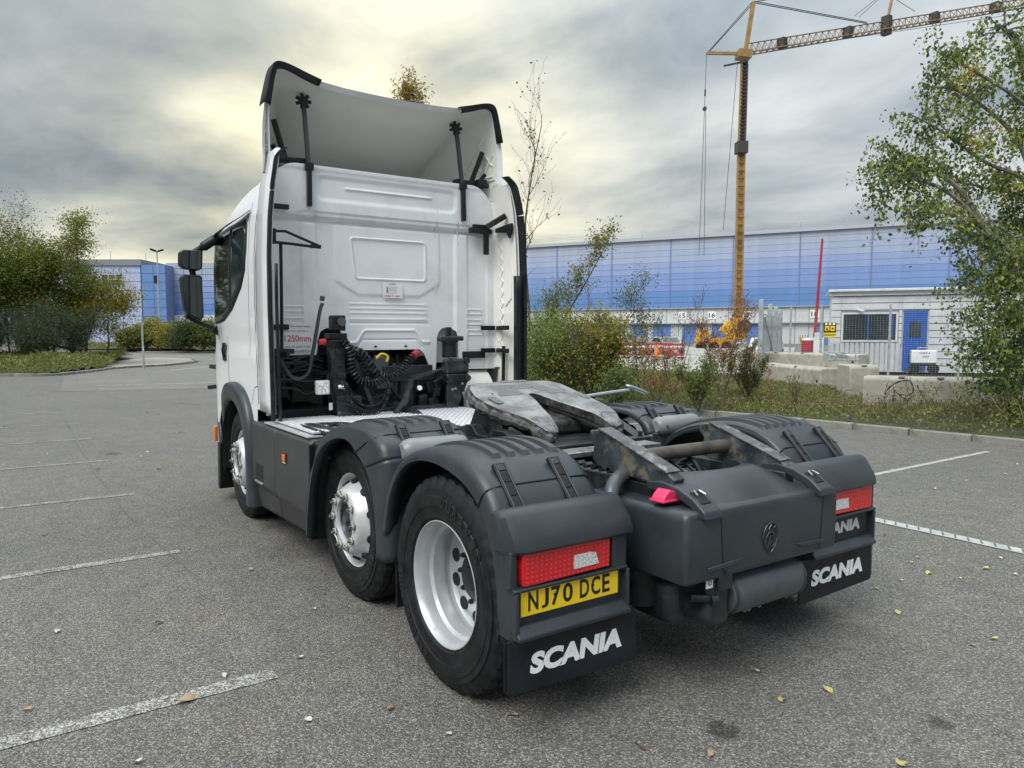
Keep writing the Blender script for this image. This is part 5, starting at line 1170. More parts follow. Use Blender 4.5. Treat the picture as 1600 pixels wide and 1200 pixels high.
# black corner trims
for s in (-1, 1):
    pts = [p for p in ro[0] if (p[0]*s > .64 and p[2] > 3.47)]; pts = spline(pts, 3); rows = []
    cen = Vector((s*.8, 3.05, 3.4))
    for p in pts:
        n_ = (p-cen); n_.y = 0; n_.normalize(); q = p+n_*.010; w_ = .045
        rows.append([(q.x, 3.16, q.z), (q.x, 3.03, q.z), (q.x-n_.x*.006, 3.015, q.z-n_.z*.006), (p.x-n_.x*w_, 3.02, p.z-n_.z*w_), (p.x-n_.x*w_, 3.06, p.z-n_.z*w_)])
    B().grid(rows).make('corner_trim', rubber, dfl, ang=50, solid=.004)
# struts
def star(p, par):
    b = B(); b.cyl(p, (p[0], p[1]-.03, p[2]), .040, n=10)
    for k in range(7):
        a = 2*PI*k/7; b.box((p[0]+.05*math.cos(a), p[1]-.012, p[2]+.045*math.sin(a)), (.035, .025, .025), (0, -a, 0))
    return b.make('mount_star', blackp, par, bev=.003)
for s in (-1, 1):
    tp = (s*.74, 3.26, 3.63); mid = (s*.745, 3.14, 3.08); bt = (s*.75, 3.125, 2.745)
    st = B().tube([tp, (s*.742, 3.22, 3.52), mid], .022, 4).make('strut', guardm, T, ang=30); star(tp, st)
    B().tube([(s*.745, 3.128, 3.10), bt], .026, 4).make('strut_sleeve', blackp, st, ang=30); B().box((s*.745, 3.13, 3.07), (.07, .05, .06)).make('strut_clamp', blackp, st, bev=.004)
    B().box((s*.90, 3.24, 3.125), (.36, .10, .035), (0, s*.04, 0)).box((s*.98, 3.2, 3.13), (.10, .12, .06)).make('link_base', blackp, dfl, bev=.006)
    B().tube([(s*.90, 3.25, 3.12), (s*.965, 3.22, 3.30), (s*1.01, 3.20, 3.43)], .024, 6).make('link_arm', blackp, dfl); B().tube([(s*.97, 3.22, 3.13), (s*1.03, 3.18, 3.22)], .02, 6).make('link_arm', blackp, dfl)
    b = B()
    for (ya, za), (yb, zb2) in (((3.2, 3.16), (3.42, 3.42)), ((3.3, 3.14), (3.55, 3.36)), ((3.45, 3.12), (3.65, 3.27)), ((3.15, 3.30), (3.30, 3.52)), ((3.2, 3.44), (3.45, 3.15)), ((3.22, 3.58), (3.62, 3.14)), ((3.14, 3.40), (3.30, 3.14)), ((3.14, 3.20), (3.8, 3.13)), ((3.12, 3.17), (3.8, 3.09))):
        def q(y, z): e = (y-3.09)/1.5 if y > 3.09 else 0; x0 = interp(-z, [(-c_[1], c_[0]) for c_ in sorted(SEC[8:], key=lambda c_: -c_[1])]); return (s*(x0*(1-e)+e*.69-.043), y, z)
        b.tube([q(ya+(yb-ya)*i/5, za+(zb2-za)*i/5) for i in range(6)], .010, 5)
    b.make('lattice_rib', cream, dfl)
    if s < 0: B().prism([(3.06, 3.12), (3.11, 3.12), (3.11, 3.62), (3.08, 3.62)], 'x', s*1.085, s*1.092).make('side_flap', white, dfl)
# --- mirrors
mg = mat('mirror_glass', (.045, .055, .055), .03, .6, var=.03)
for s in (-1, 1):
    mr = B().tube(spline([(s*1.17, 4.35, 2.56), (s*1.26, 4.30, 2.55), (s*1.35, 4.33, 2.49), (s*1.42, 4.37, 2.44)], 5), [.05]*6+[.045]*5+[.03]*5, 12).make('mirror_arm', blackp, T)
    B().tube(spline([(s*1.46, 4.37, 2.30), (s*1.44, 4.38, 2.24), (s*1.44, 4.38, 2.18)], 4), .028, 8).make('mirror_link', blackp, mr); B().tube(spline([(s*1.52, 4.38, 1.85), (s*1.38, 4.44, 1.78), (s*1.26, 4.52, 1.74), (s*1.16, 4.6, 1.70)], 5), [.02]*12+[.045]*4, 10).make('lower_arm', blackp, mr)
    for name, poly in (('upper_mirror', [(1.36, 2.455), (1.37, 2.29), (1.40, 2.265), (1.53, 2.28), (1.565, 2.31), (1.56, 2.43), (1.53, 2.45)]), ('main_mirror', [(1.375, 2.20), (1.37, 1.84), (1.40, 1.80), (1.50, 1.85), (1.535, 1.90), (1.56, 2.19), (1.54, 2.225), (1.39, 2.225)])):
        pr_ = [(s*x, z) for x, z in poly]; cx_ = sum(p[0] for p in pr_)/len(pr_); cz_ = sum(p[1] for p in pr_)/len(pr_)
        hs = B().prism(pr_, 'y', 4.30, 4.42).make(name, blackp, T, bev=.015, seg=3); B().add([(cx_+(x-cx_)*.86, 4.297, cz_+(z-cz_)*.90) for x, z in pr_], [tuple(range(len(pr_)))]).make('mirror_glass', mg, hs, smooth=False)
# ------------------------------------------------------------------ machinery between cab and catwalk
mach = P_('machinery')
def tb(name, pts, y, r, m_=blackp, n=8, par=mach, sp=6):
    P = [iy(p[0], p[1], (p[2] if len(p) > 2 else y)) for p in pts]; return B().tube(spline(P, sp), r, n).make(name, m_, par)
def coil(pts, y, R_, r, turns, name='air_coil', m_=blackp):
    P = spline([iy(p[0], p[1], (p[2] if len(p) > 2 else y)) for p in pts], 10); n = int(turns*12); L = [0]
    for a, b_ in zip(P, P[1:]): L.append(L[-1]+(b_-a).length)
    out = []; j = 0; nrm = None
    for i in range(n+1):
        s_ = L[-1]*i/n
        while j < len(L)-2 and L[j+1] < s_: j += 1
        p = P[j].lerp(P[j+1], (s_-L[j])/max(1e-6, L[j+1]-L[j])); d = (P[j+1]-P[j]).normalized()
        nrm = d.orthogonal().normalized() if nrm is None else (nrm-d*nrm.dot(d)).normalized(); bi = d.cross(nrm); a = 2*PI*turns*i/n
        out.append(p+(nrm*math.cos(a)+bi*math.sin(a))*R_)
    return B().tube(out, r, 6).make(name, m_, mach)
def bxp(name, x, y, z, d, m_=chas, rot=None, bev=.006, par=mach): return B().box((x, y, z), d, rot).make(name, m_, par, bev=bev)
# left support tower
yl_ = 2.98
bxp('tower', -.60, yl_, 1.30, (.12, .12, .66)); bxp('tower_head', -.585, yl_, 1.77, (.12, .10, .13), blackp, bev=.012); B().cyl((-.57, yl_-.05, 1.78), (-.57, yl_-.075, 1.78), .036, n=20).make('socket_cap', greyp, mach)
bxp('tower_shelf', -.60, yl_-.01, 1.60, (.18, .14, .05), blackp); bxp('tower_top', -.60, yl_, 1.66, (.16, .12, .05), blackp); bxp('yellow_band', -.585, yl_-.07, 1.605, (.13, .012, .014), ym)
for k in range(5): bxp('tower_bracket', -.60+rnd.uniform(-.03, .03), yl_-.06, 1.53-k*.10, (.10-.01*k, .03, .05), chas)
tg = B().tube([(-.70, yl_-.02, 1.615), (-.76, yl_-.03, 1.61)], .026, 14).make('red_coupling', mat('red_plastic', (.55, .03, .05), .45), mach)
B().prism([(-.68, 1.56), (-.64, 1.56), (-.56, 1.15), (-.60, 1.15)], 'y', 2.93, 2.95).make('stay', chas, mach); B().tube([(-.48, 2.95, 1.55), (-.30, 2.92, 1.05)], .03, 6).make('stay', chas, mach)
bxp('valve_block', -.55, 2.9, 1.06, (.22, .16, .20)); B().cyl((-.62, 2.87, 1.24), (-.58, 2.83, 1.235), .020, n=12).make('coupling', alu, mach); bxp('tag_plate', -.70, 2.86, 1.08, (.03, .01, .06), paper, bev=.002)
bxp('tower_foot', -.56, 2.9, .97, (.2, .2, .16), chas, bev=.03)
wl = bxp('work_lamp', -.79, 2.80, 1.245, (.115, .05, .115), mat('lamp_body', (.5, .5, .46), .4), bev=.012, par=T); B().box((-.79, 2.773, 1.245), (.095, .006, .095)).make('lamp_glass', mat('pale_lens', (.78, .76, .62), .15, var=.3, vs=90, coat=.6), wl, bev=.004)
B().tube([(-.74, 2.82, 1.30), (-.70, 2.9, 1.34)], .012).make('lamp_stalk', blackp, mach)
# right support tower: cab suspension and lock
before = set(mach.children)
B().cyl((.565, 2.98, 1.46), (.565, 2.98, 1.60), .07, n=20).cyl((.565, 2.98, 1.60), (.565, 2.98, 1.63), .085, n=20).make('air_spring', blackp, mach)
bxp('spring_plate', .565, 2.96, 1.635, (.26, .07, .045), chas, bev=.015); B().box((.565, 3.0, 1.69), (.04, .04, .10)).make('lock_pin', blackp, mach)
bxp('lock_body', .60, 2.93, 1.38, (.25, .10, .14), chas, bev=.025); bxp('lock_lower', .60, 2.92, 1.27, (.24, .09, .09), blackp, bev=.02)
for x, z in ((.51, 1.43), (.69, 1.43), (.51, 1.27), (.70, 1.27)): B().cyl((x, 2.90, z), (x, 2.86, z), .028, n=16).make('lock_bolt', chas, mach)
B().prism([(.50, 1.24), (.72, 1.24), (.62, 1.02), (.60, .95), (.49, .95)], 'y', 2.90, 2.95).make('tower', chas, mach, bev=.008)
for x, z in ((.545, 1.17), (.575, 1.175), (.66, 1.13), (.65, 1.22)): B().cyl((x, 2.90, z), (x, 2.885, z), .011, n=10).make('bright_bolt', alu, mach)
B().prism([(.40, 1.32), (.16, 1.26), (.16, 1.30), (.5, 1.36)], 'y', 2.96, 3.02).make('cross_arm', chas, mach)
B().tube([(.10, 2.85, 1.28), (.02, 2.80, 1.10), (-.10, 2.75, 1.0)], .03, 6).make('stay', chas, mach)
for o in set(mach.children)-before: o.location.x -= .065
B().box((.59, 3.34, 1.60), (.5, .02, .4)).make('notch_backing', cream, wall, smooth=False)
# grab rail and support pipe at the left
tb('grab_rail', [(425, 546), (437, 560), (452, 585), (468, 592), (482, 582), (487, 560), (494, 520), (500, 485), (504, 474)], 2.93, .0155, guardm)
B().cyl(iy(503, 470, 2.93), iy(504, 463, 2.93), .020, n=10).make('rail_eye', guardm, mach)
# coiled and plain air lines
coil([(535, 530), (546, 548), (550, 575), (562, 595), (585, 598), (600, 590)], 2.86, .030, .010, 20)
coil([(548, 548), (565, 555), (580, 575), (590, 588)], 2.92, .040, .013, 9)
coil([(592, 585), (608, 590), (625, 580), (640, 562), (650, 553)], 2.86, .030, .008, 15)
B().cyl(iy(646, 556, 2.84), iy(652, 551, 2.86), .032, n=14).make('red_end', redm, mach)
coil([(540, 598), (552, 622), (570, 635), (592, 632), (604, 615), (610, 600)], 2.80, .012, .006, 34); coil([(533, 595), (545, 620), (560, 645), (582, 648), (600, 635), (608, 610)], 2.76, .012, .006, 38)
tb('yellow_loop', [(588, 560), (596, 553), (606, 557), (604, 565)], 3.0, .010, ym)
tb('hose', [(525, 628), (545, 632), (565, 640), (590, 650)], 2.78, .014); tb('hose', [(530, 560), (540, 600), (565, 622), (600, 618)], 2.95, .016)
tb('hose', [(520, 575), (515, 600), (525, 640)], 2.9, .012); tb('hose', [(610, 600), (622, 620), (640, 640), (660, 650)], 3.0, .018)
for k in range(10):
    a = rnd.uniform(430, 500); tb('hose', [(425, 552+k*6), (a*.2+360, 560+k*5+rnd.uniform(-4, 4)), (480, 556+k*6+rnd.uniform(-6, 6)), (505, 560+k*5)], 3.1+rnd.uniform(-.05, .1), .008+.004*(k % 2), blackp)
for k in range(8): tb('hose', [(560+k*12, 560+rnd.uniform(-8, 10)), (575+k*10, 600+rnd.uniform(-10, 10)), (570+k*9+rnd.uniform(-20, 20), 645)], 3.15+rnd.uniform(0, .2), .012)
bxp('valve', -.12, 3.15, 1.40, (.14, .06, .16), greyp, (0, .2, 0), .01); bxp('valve', .14, 3.2, 1.32, (.5, .2, .14), chas)
B().lathe([(-.02, .001), (-.02, .022), (0, .022), (0, .001)], 16, (.12, 2.86, 1.20), 'y').make('pale_cap', whitet, mach)
bxp('gearbox', 0, 3.7, 1.05, (.62, 1.0, .55), chas, bev=.08); B().cyl((0, 3.25, 1.02), (0, 2.4, .86), .10, n=20).make('tail_housing', chas, mach); bxp('engine_cover', .1, 3.75, 1.42, (.9, .9, .10), dark, bev=.03)
B().cyl((.45, 3.25, .90), (.45, 3.7, .90), .10, n=20).make('intake', mat('brown_filter', (.09, .06, .045), .7), mach)
bxp('frame_cross', 0, 3.0, .95, (1.0, .1, .16)); bxp('battery_rack', -.85, 3.4, .80, (.5, .7, .5), dark); bxp('fuel_tank', .95, 2.4, .62, (.5, 1.0, .55), greyp, bev=.08)
for k in range(12): bxp('clutter_part', rnd.uniform(-.4, .45), rnd.uniform(3.05, 3.3), rnd.uniform(1.0, 1.42), (rnd.uniform(.04, .14), .06, rnd.uniform(.04, .12)), rnd.choice([chas, blackp, greyp]), (rnd.uniform(-.3, .3), rnd.uniform(-.5, .5), 0), .008)
for x in (-1.0, -.85): bxp('cab_mount', x, 3.2, 1.42, (.12, .12, .06), chas)
# ------------------------------------------------------------------ vegetation
bark = mat('bark', (.075, .06, .045), .85, var=.2, vs=8, bump=.5, bs=40); bark2 = mat('birch_bark', (.20, .18, .15), .8, var=.25, vs=10, dirt=(.05, .045, .04), ds=14, dth=(.5, .62)); twigm = mat('twig', (.10, .07, .055), .8, var=.2)
LM = {
 'olive': leafmat('leaf_olive', [(0.0878, 0.117, 0.0234), (0.146, 0.176, 0.0351), (0.215, 0.224, 0.0429), (0.332, 0.254, 0.039)]),
 'yellow': leafmat('leaf_yellow', [(.16, .20, .03), (.28, .29, .04), (.44, .34, .04), (.36, .22, .04)]),
 'orange': leafmat('leaf_orange', [(0.215, 0.195, 0.0293), (0.468, 0.273, 0.0293), (0.586, 0.215, 0.0293), (0.195, 0.195, 0.039)]),
 'dark': leafmat('leaf_dark', [(0.0429, 0.0683, 0.0234), (0.0683, 0.107, 0.0351), (0.107, 0.137, 0.039)]),
 'green': leafmat('leaf_green', [(0.0683, 0.137, 0.0351), (0.117, 0.215, 0.0429), (0.176, 0.254, 0.0586), (0.254, 0.293, 0.0586)]),
 'grey': leafmat('leaf_greygreen', [(0.0878, 0.127, 0.0781), (0.146, 0.195, 0.117), (0.195, 0.254, 0.156)]),
 'pale': leafmat('leaf_willow', [(.14, .22, .06), (.24, .32, .09), (.34, .38, .11)]),
 'red': leafmat('leaf_red', [(0.176, 0.0683, 0.0586), (0.273, 0.117, 0.0781), (0.39, 0.195, 0.0976), (0.0976, 0.0586, 0.0586)]),
 'birch': leafmat('leaf_birch', [(.04, .08, .03), (.06, .115, .035), (.10, .16, .045), (.17, .24, .055), (.26, .32, .06), (.34, .34, .07)], .38),
 'birchy': leafmat('leaf_birch_yellow', [(0.273, 0.312, 0.0586), (0.625, 0.488, 0.039), (0.7, 0.586, 0.039)], .45),
 'grass': leafmat('leaf_ground', [(0.0781, 0.107, 0.0312), (0.146, 0.166, 0.0488), (0.234, 0.224, 0.0683), (0.332, 0.273, 0.117)], .2),
}
def leafcloud(name, P, size, m, parent, rng, asp=.55, flat=0, kind=None, dirs=None):
    n = len(P); a = rng.normal(size=(n, 3)) if dirs is None else dirs+rng.normal(size=(n, 3))*.5
    a /= np.linalg.norm(a, axis=1)[:, None]; q = rng.normal(size=(n, 3)); q[:, 2] *= .6; b = np.cross(a, q); b /= np.linalg.norm(b, axis=1)[:, None]
    s = size*rng.uniform(.6, 1.35, (n, 1)); c = np.cross(a, b); k = s*.12
    V = np.stack([P, P+a*s*.45+b*s*asp*.5+c*k, P+a*s, P+a*s*.45-b*s*asp*.5+c*k], 1)
    o = mesh_np(name, V.reshape(-1, 3), np.arange(n*4).reshape(-1, 4), m, parent)
    if kind: o['kind'] = kind
    return o
def grow(rng, h, spread, r0, levels=3, nb=9, up_=.35, first=.25, lean=(0, 0)):
    """returns branch polylines [(pts, radii)] and twig tips"""
    out = []; tips = []
    def br(p, d, L, r, lv):
        n = 6; pts = [p]; 
        for i in range(n):
            d = d+rng.normal(size=3)*(.10 if lv == 0 else .20)+np.array([0, 0, up_*(.12 if lv else .05)]); d = d/np.linalg.norm(d); pts.append(pts[-1]+d*L/n)
        rad = [r*(1-.75*i/n) for i in range(n+1)]; out.append((pts, rad))
        if lv >= levels: tips.extend(pts[2:]); return
        if lv >= levels-1: tips.extend(pts[3:])
        m_ = nb if lv == 0 else max(3, int(nb*.55))
        for k in range(m_):
            t = first+(1-first)*(k+rng.uniform(0, 1))/m_ if lv == 0 else rng.uniform(.25, 1); i = min(n-1, int(t*n)); q = pts[i]+(pts[i+1]-pts[i])*(t*n-i)
            a = rng.uniform(0, 2*PI); w = spread*(1-.55*t if lv == 0 else .55**lv)
            dd = np.array([math.cos(a), math.sin(a), rng.uniform(.2, .9)+up_]); dd /= np.linalg.norm(dd)
            br(q, dd if lv == 0 else (dd+d)/np.linalg.norm(dd+d), w*rng.uniform(.7, 1.15), rad[i]*.5, lv+1)
    br(np.zeros(3), np.array([lean[0], lean[1], 1.]), h*.92, r0, 0)
    return out, np.array(tips)
def plant(name, label, cat, pos, h, spread, nleaf, lsize, lm, seed, group=None, r0=None, levels=3, nb=10, up_=.35, first=.2, sig=.22, bm=None, asp=.55, multi=1, lean=(0, 0), lmix=None, drop=None, fscale=1, tw=1):
    rng = np.random.default_rng(seed); t = empty(name, pos, 0, label=label, cat=cat, group=group); b = B(); T_ = []
    for k in range(multi):
        a = 2*PI*k/multi+rng.uniform(0, 1); ln = (lean[0]+(.35*math.cos(a) if multi > 1 else 0), lean[1]+(.35*math.sin(a) if multi > 1 else 0))
        br, tips = grow(rng, h*(1 if k == 0 else rng.uniform(.65, .95)), spread/(1 if multi == 1 else 1.5), (r0 or h*.012), levels, nb, up_, first, ln); T_.append(tips)
        for pts, rad in br: b.tube([tuple(p) for p in pts], [max(.003, x)*tw for x in rad], 5, False)
    b.make('trunk' if cat == 'tree' else 'stems', bm or bark, t, smooth=True, normals=False)
    if nleaf:
        tips = np.concatenate(T_); P = tips[rng.integers(0, len(tips), nleaf)]+rng.normal(size=(nleaf, 3))*sig*np.array([1, 1, .8]); P = P[P[:, 2] > .03]
        if drop: P = P[drop(P)]
        if lmix:
            f = rng.uniform(size=len(P)) if lmix[2] is None else lmix[2](P, rng); leafcloud('crown', P[f >= lmix[1]], lsize, LM[lm], t, rng, asp); leafcloud('crown', P[f < lmix[1]], lsize, LM[lmix[0]], t, rng, asp)
        else: leafcloud('crown' if cat == 'tree' else 'foliage', P, lsize, LM[lm], t, rng, asp)
    return t
def hgt(py, d, z=0): return zat(py, d)-z
# --- birch leaning in from the right edge
GT = 'trees and shrubs on the right verge'
def bpos(px, d): p = gp(px, d); p.z = vr_h(p.x, p.y); return p
rngb = np.random.default_rng(77)
bt = empty('birch_tree', bpos(1730, 12.6), 0, label='large birch with green and yellow leaves hanging in from the right edge', cat='tree')
b = B(); tipsL = []
base = bt.location.copy()
def W2(px, py, d): p = gp(px, d); return np.array([p.x-base.x, p.y-base.y, zat(py, d)-base.z])
def limb(pts, r0, r1, nsub, Ls, seed, droop=.25):
    P = [np.array(p) for p in spline(pts, 6)]; n = len(P); b.tube([tuple(p) for p in P], [r0+(r1-r0)*i/(n-1) for i in range(n)], 6, False); rg = np.random.default_rng(seed)
    for k in range(nsub):
        i = int(rg.uniform(.25, 1)*(n-1)); p = P[i].copy(); d = rg.normal(size=3)+(P[min(i+1, n-1)]-P[max(0, i-1)])*1.2*np.array([1, 1, .6]); d[2] += .1; d /= np.linalg.norm(d); L_ = Ls*rg.uniform(.5, 1.2); pts2 = [p]
        for q in range(6): d = d+rg.normal(size=3)*.22-np.array([0, 0, droop*q*.12]); d /= np.linalg.norm(d); pts2.append(pts2[-1]+d*L_/6)
        b.tube([tuple(x) for x in pts2], [max(.0025, r1*.9*(1-q/7)) for q in range(7)], 4, False); tipsL.extend(pts2[1:])
        for q in range(3):
            j = int(rg.integers(1, 6)); d2 = d+rg.normal(size=3)*.8; d2 /= np.linalg.norm(d2); e = [pts2[j]+d2*L_*.16*s_-np.array([0, 0, .02*s_*s_]) for s_ in range(4)]; b.tube([tuple(x) for x in e], .003, 4, False); tipsL.extend(e[1:])
tr = [W2(1730, 665, 12.6), W2(1722, 500, 12.6), W2(1700, 330, 12.5), W2(1640, 200, 12.4), W2(1560, 90, 12.3), W2(1530, 60, 12.3)]
limb(tr, .13, .02, 26, .9, 1)
for k, (pts, ns) in enumerate((
    ([(1720, 480, 12.6), (1620, 430, 12.2), (1540, 380, 11.9), (1470, 340, 11.8), (1400, 345, 11.8)], 22),
    ([(1715, 420, 12.6), (1600, 300, 12.3), (1520, 262, 12.1), (1450, 215, 12), (1400, 190, 12)], 24),
    ([(1700, 350, 12.5), (1600, 200, 12.3), (1500, 130, 12.1), (1440, 100, 12.1)], 22),
    ([(1720, 520, 12.6), (1640, 520, 12.3), (1560, 540, 12.1), (1520, 570, 12)], 24),
    ([(1680, 280, 12.5), (1620, 120, 12.8), (1590, 60, 12.8)], 22),
    ([(1720, 460, 12.6), (1640, 400, 13.2), (1560, 420, 13.6), (1490, 440, 13.6)], 26),
    ([(1720, 440, 12.6), (1620, 330, 13.0), (1520, 300, 13.4), (1460, 290, 13.4)], 26),
    ([(1725, 560, 12.6), (1660, 600, 12.2), (1590, 600, 12.1), (1560, 620, 12.1)], 22),
    ([(1725, 500, 12.6), (1650, 470, 12.8), (1560, 480, 13.), (1500, 500, 13.1)], 26),
    ([(1720, 560, 12.6), (1650, 540, 12.0), (1580, 500, 11.8), (1530, 510, 11.8)], 26), ([(1725, 600, 12.6), (1660, 560, 12.9), (1600, 560, 13.), (1550, 590, 13.1)], 26), ([(1715, 420, 12.6), (1640, 380, 12.0), (1570, 430, 11.8), (1520, 440, 11.8)], 26),
    ([(1725, 480, 12.6), (1640, 400, 12.9), (1560, 360, 13.2), (1500, 380, 13.4)], 26), ([(1720, 470, 12.6), (1650, 420, 12.2), (1590, 400, 12.0), (1540, 420, 12)], 24),
    ([(1600, 300, 12.3), (1560, 220, 12.6), (1480, 160, 12.8), (1420, 150, 12.8)], 18),
    ([(1540, 380, 11.9), (1480, 300, 12.0), (1410, 262, 12.0), (1372, 235, 12.0)], 18),
    ([(1540, 380, 11.9), (1470, 310, 11.8), (1400, 285, 11.8), (1370, 300, 11.8)], 14))):
    limb([W2(*q) for q in pts], .045, .010, ns, .62, 10+k, .35)
b.make('trunk', bark2, bt, normals=False)
tipsL = np.array(tipsL); nL = 30000; P = tipsL[rngb.integers(0, len(tipsL), nL)]+rngb.normal(size=(nL, 3))*.065
yc = rngb.uniform(size=(16, 3))*np.array([2.2, 1.5, 4.5])+np.array([-1.9, -.2, .6])
f = np.min(np.linalg.norm(P[:, None, :]-np.array([W2(*q) for q in ((1505, 225, 12.1), (1530, 250, 12.4), (1480, 335, 12), (1560, 400, 12.3), (1590, 470, 12.2), (1500, 460, 12.9), (1540, 205, 12.5), (1420, 495, 12.9), (1460, 180, 12.6), (1580, 130, 12.8), (1560, 300, 12.5), (1490, 130, 12.2))])[None], axis=2), axis=1)+rngb.uniform(0, .30, nL)
yl = f < .40; dn = np.array([0, 0, -.7])
leafcloud('crown', P[~yl], .066, LM['birch'], bt, rngb, .68, dirs=np.tile(dn, ((~yl).sum(), 1))); leafcloud('crown', P[yl], .06, LM['birchy'], bt, rngb, .7, dirs=np.tile(dn, (yl.sum(), 1)))
# --- thin bare tree and companions just right of the cab
plant('bare_tree', 'tall thin nearly bare tree rising behind the right edge of the cab', 'tree', bpos(832, 19), hgt(178, 19), 1.6, 260, .07, 'dark', 5, GT, .045, 2, 13, .9, .35, .05, twigm)
plant('leaning_tree', 'slender tree with a yellow-green leafy top bending right beside the cab', 'tree', bpos(828, 20), hgt(330, 20), .9, 2600, .07, 'olive', 6, GT, .04, 2, 12, .9, .2, .12, bark, lean=(.16, -.12))
plant('willow_shrub', 'feathery dark green shrub tight against the right edge of the cab', 'shrub', bpos(836, 17.5), hgt(455, 17.5), .85, 6500, .085, 'dark', 7, GT, .03, 3, 10, .6, .08, .18, asp=.2, multi=3, lmix=('pale', .35, None))
plant('willow_shrub', 'light green feathery shrub low beside the cab edge', 'shrub', bpos(850, 15.5), hgt(515, 15.5), .9, 4800, .09, 'pale', 8, GT, .02, 3, 9, .4, .05, .16, asp=.22, multi=3, lmix=('green', .4, None))
plant('autumn_shrub', 'broad yellow-olive shrub behind the coupling plate', 'shrub', bpos(922, 16.5), hgt(512, 16.5), 1.15, 8000, .07, 'yellow', 9, GT, .03, 3, 12, .5, .08, .17, multi=4, lmix=('olive', .4, None))
plant('autumn_shrub', 'smaller dark olive shrub left of the broad yellow one', 'shrub', bpos(880, 15.2), hgt(535, 15.2), .9, 5200, .06, 'dark', 19, GT, .02, 3, 10, .4, .05, .15, multi=3, lmix=('yellow', .3, None))
plant('thin_sapling', 'thin twiggy sapling in front of the first blue wall seam', 'tree', bpos(893, 22), hgt(395, 22), .6, 60, .05, 'orange', 21, GT, .018, 2, 9, .8, .3, .05, twigm)
plant('grey_sapling', 'grey-green sapling with leafy crown in front of the white loading wall', 'tree', bpos(1000, 17.5), hgt(447, 17.5), .75, 1900, .055, 'grey', 10, GT, .022, 2, 11, .8, .2, .13, bark, lean=(-.10, .05))
plant('bare_shrub', 'reddish nearly bare shrub in front of the crane base', 'shrub', bpos(1128, 16.5), hgt(452, 16.5), .95, 2000, .048, 'red', 11, GT, .02, 3, 9, .6, .12, .09, twigm, multi=3, lmix=('orange', .35, None))
plant('bare_shrub', 'thin leafless shrub between the grey sapling and the crane', 'shrub', bpos(1052, 17), hgt(440, 17), .8, 260, .045, 'olive', 12, GT, .014, 2, 9, .7, .15, .08, twigm, multi=4)
plant('bare_shrub', 'small twiggy brown shrub under the grey sapling', 'shrub', bpos(1026, 15.5), hgt(520, 15.5), .7, 700, .05, 'orange', 13, GT, .014, 3, 8, .5, .1, .10, twigm, multi=3)
plant('broom_shrub', 'rounded green broom bush left of the concrete blocks', 'shrub', bpos(1168, 16.8), hgt(545, 16.8), .55, 3600, .06, 'olive', 14, GT, .016, 3, 11, .9, .05, .09, asp=.18, multi=4, lmix=('green', .4, None))
plant('broom_shrub', 'low green bush with dark stems below the reddish shrub', 'shrub', bpos(1092, 15.0), hgt(565, 15.0), .55, 2400, .05, 'green', 15, GT, .016, 3, 10, .5, .05, .10, multi=3, lmix=('olive', .5, None))
plant('broom_shrub', 'low dense bush at the foot of the yellow shrub', 'shrub', bpos(965, 14.2), hgt(590, 14.2), .6, 2800, .05, 'green', 16, GT, .016, 3, 10, .3, .05, .12, multi=3, lmix=('dark', .4, None))
plant('weed_plant', 'thin pinkish weed in front of the long concrete block', 'plant', bpos(1205, 14.6), hgt(560, 14.6, .2), .28, 90, .04, 'orange', 17, GT, .007, 2, 7, .9, .3, .03, twigm)
plant('weed_plant', 'dry grey seeded weed in front of the long concrete block', 'plant', bpos(1240, 14.8), hgt(578, 14.8, .2), .3, 160, .035, 'olive', 18, GT, .006, 2, 8, .9, .25, .05, twigm, multi=3)
# tree whose top shows above the deflector
p = gp(572, 24); plant('brown_topped_tree', 'brown-leaved tree showing only its top above the roof deflector', 'tree', (p.x, p.y, 0), hgt(135, 24), 1.4, 8000, .085, 'orange', 23, None, .12, 3, 14, .9, .35, .13, lmix=('olive', .5, None))
# --- left side trees
GL = 'autumn trees on the left verge'
def lp_(px, d): p = gp(px, d); p.z = .35; return p
for i, (px, d, py, sp_, nl, ls, lm, mix, lab, kw) in enumerate((
    (-12, 40, 305, 2.3, 7000, .15, 'olive', 'orange', 'brown-leaved tree cut by the left picture edge', {}),
    (45, 42, 345, 2.6, 4200, .14, 'olive', 'yellow', 'open-crowned tree second from the left picture edge', {}),
    (88, 43, 335, 2.0, 1300, .12, 'dark', 'olive', 'sparse dark twiggy tree in the middle of the left group', {}),
    (137, 41, 352, 1.5, 6500, .13, 'green', 'yellow', 'narrow pointed tree at the right of the left group', {'up_': .8}),
    (172, 40, 450, 1.6, 5200, .14, 'yellow', 'olive', 'small golden tree nearest the blue building', {}),
    (20, 38.5, 430, 2.6, 8000, .15, 'green', 'olive', 'bushy olive tree at the far left behind the grass', {}),
    (75, 39, 420, 2.4, 8000, .15, 'green', 'yellow', 'bushy yellow-green tree in the left group', {}),
    (120, 40, 425, 2.2, 7500, .15, 'olive', 'dark', 'bushy dark olive tree under the pointed one', {}))):
    plant('autumn_tree', lab, 'tree', lp_(px, d), hgt(py, d, .35), sp_, int(nl*1.5), ls*.8, lm, 40+i, GL, None, 3, 12, kw.get('up_', .4), .15, .33, bark, lmix=(mix, .45, None), multi=1)
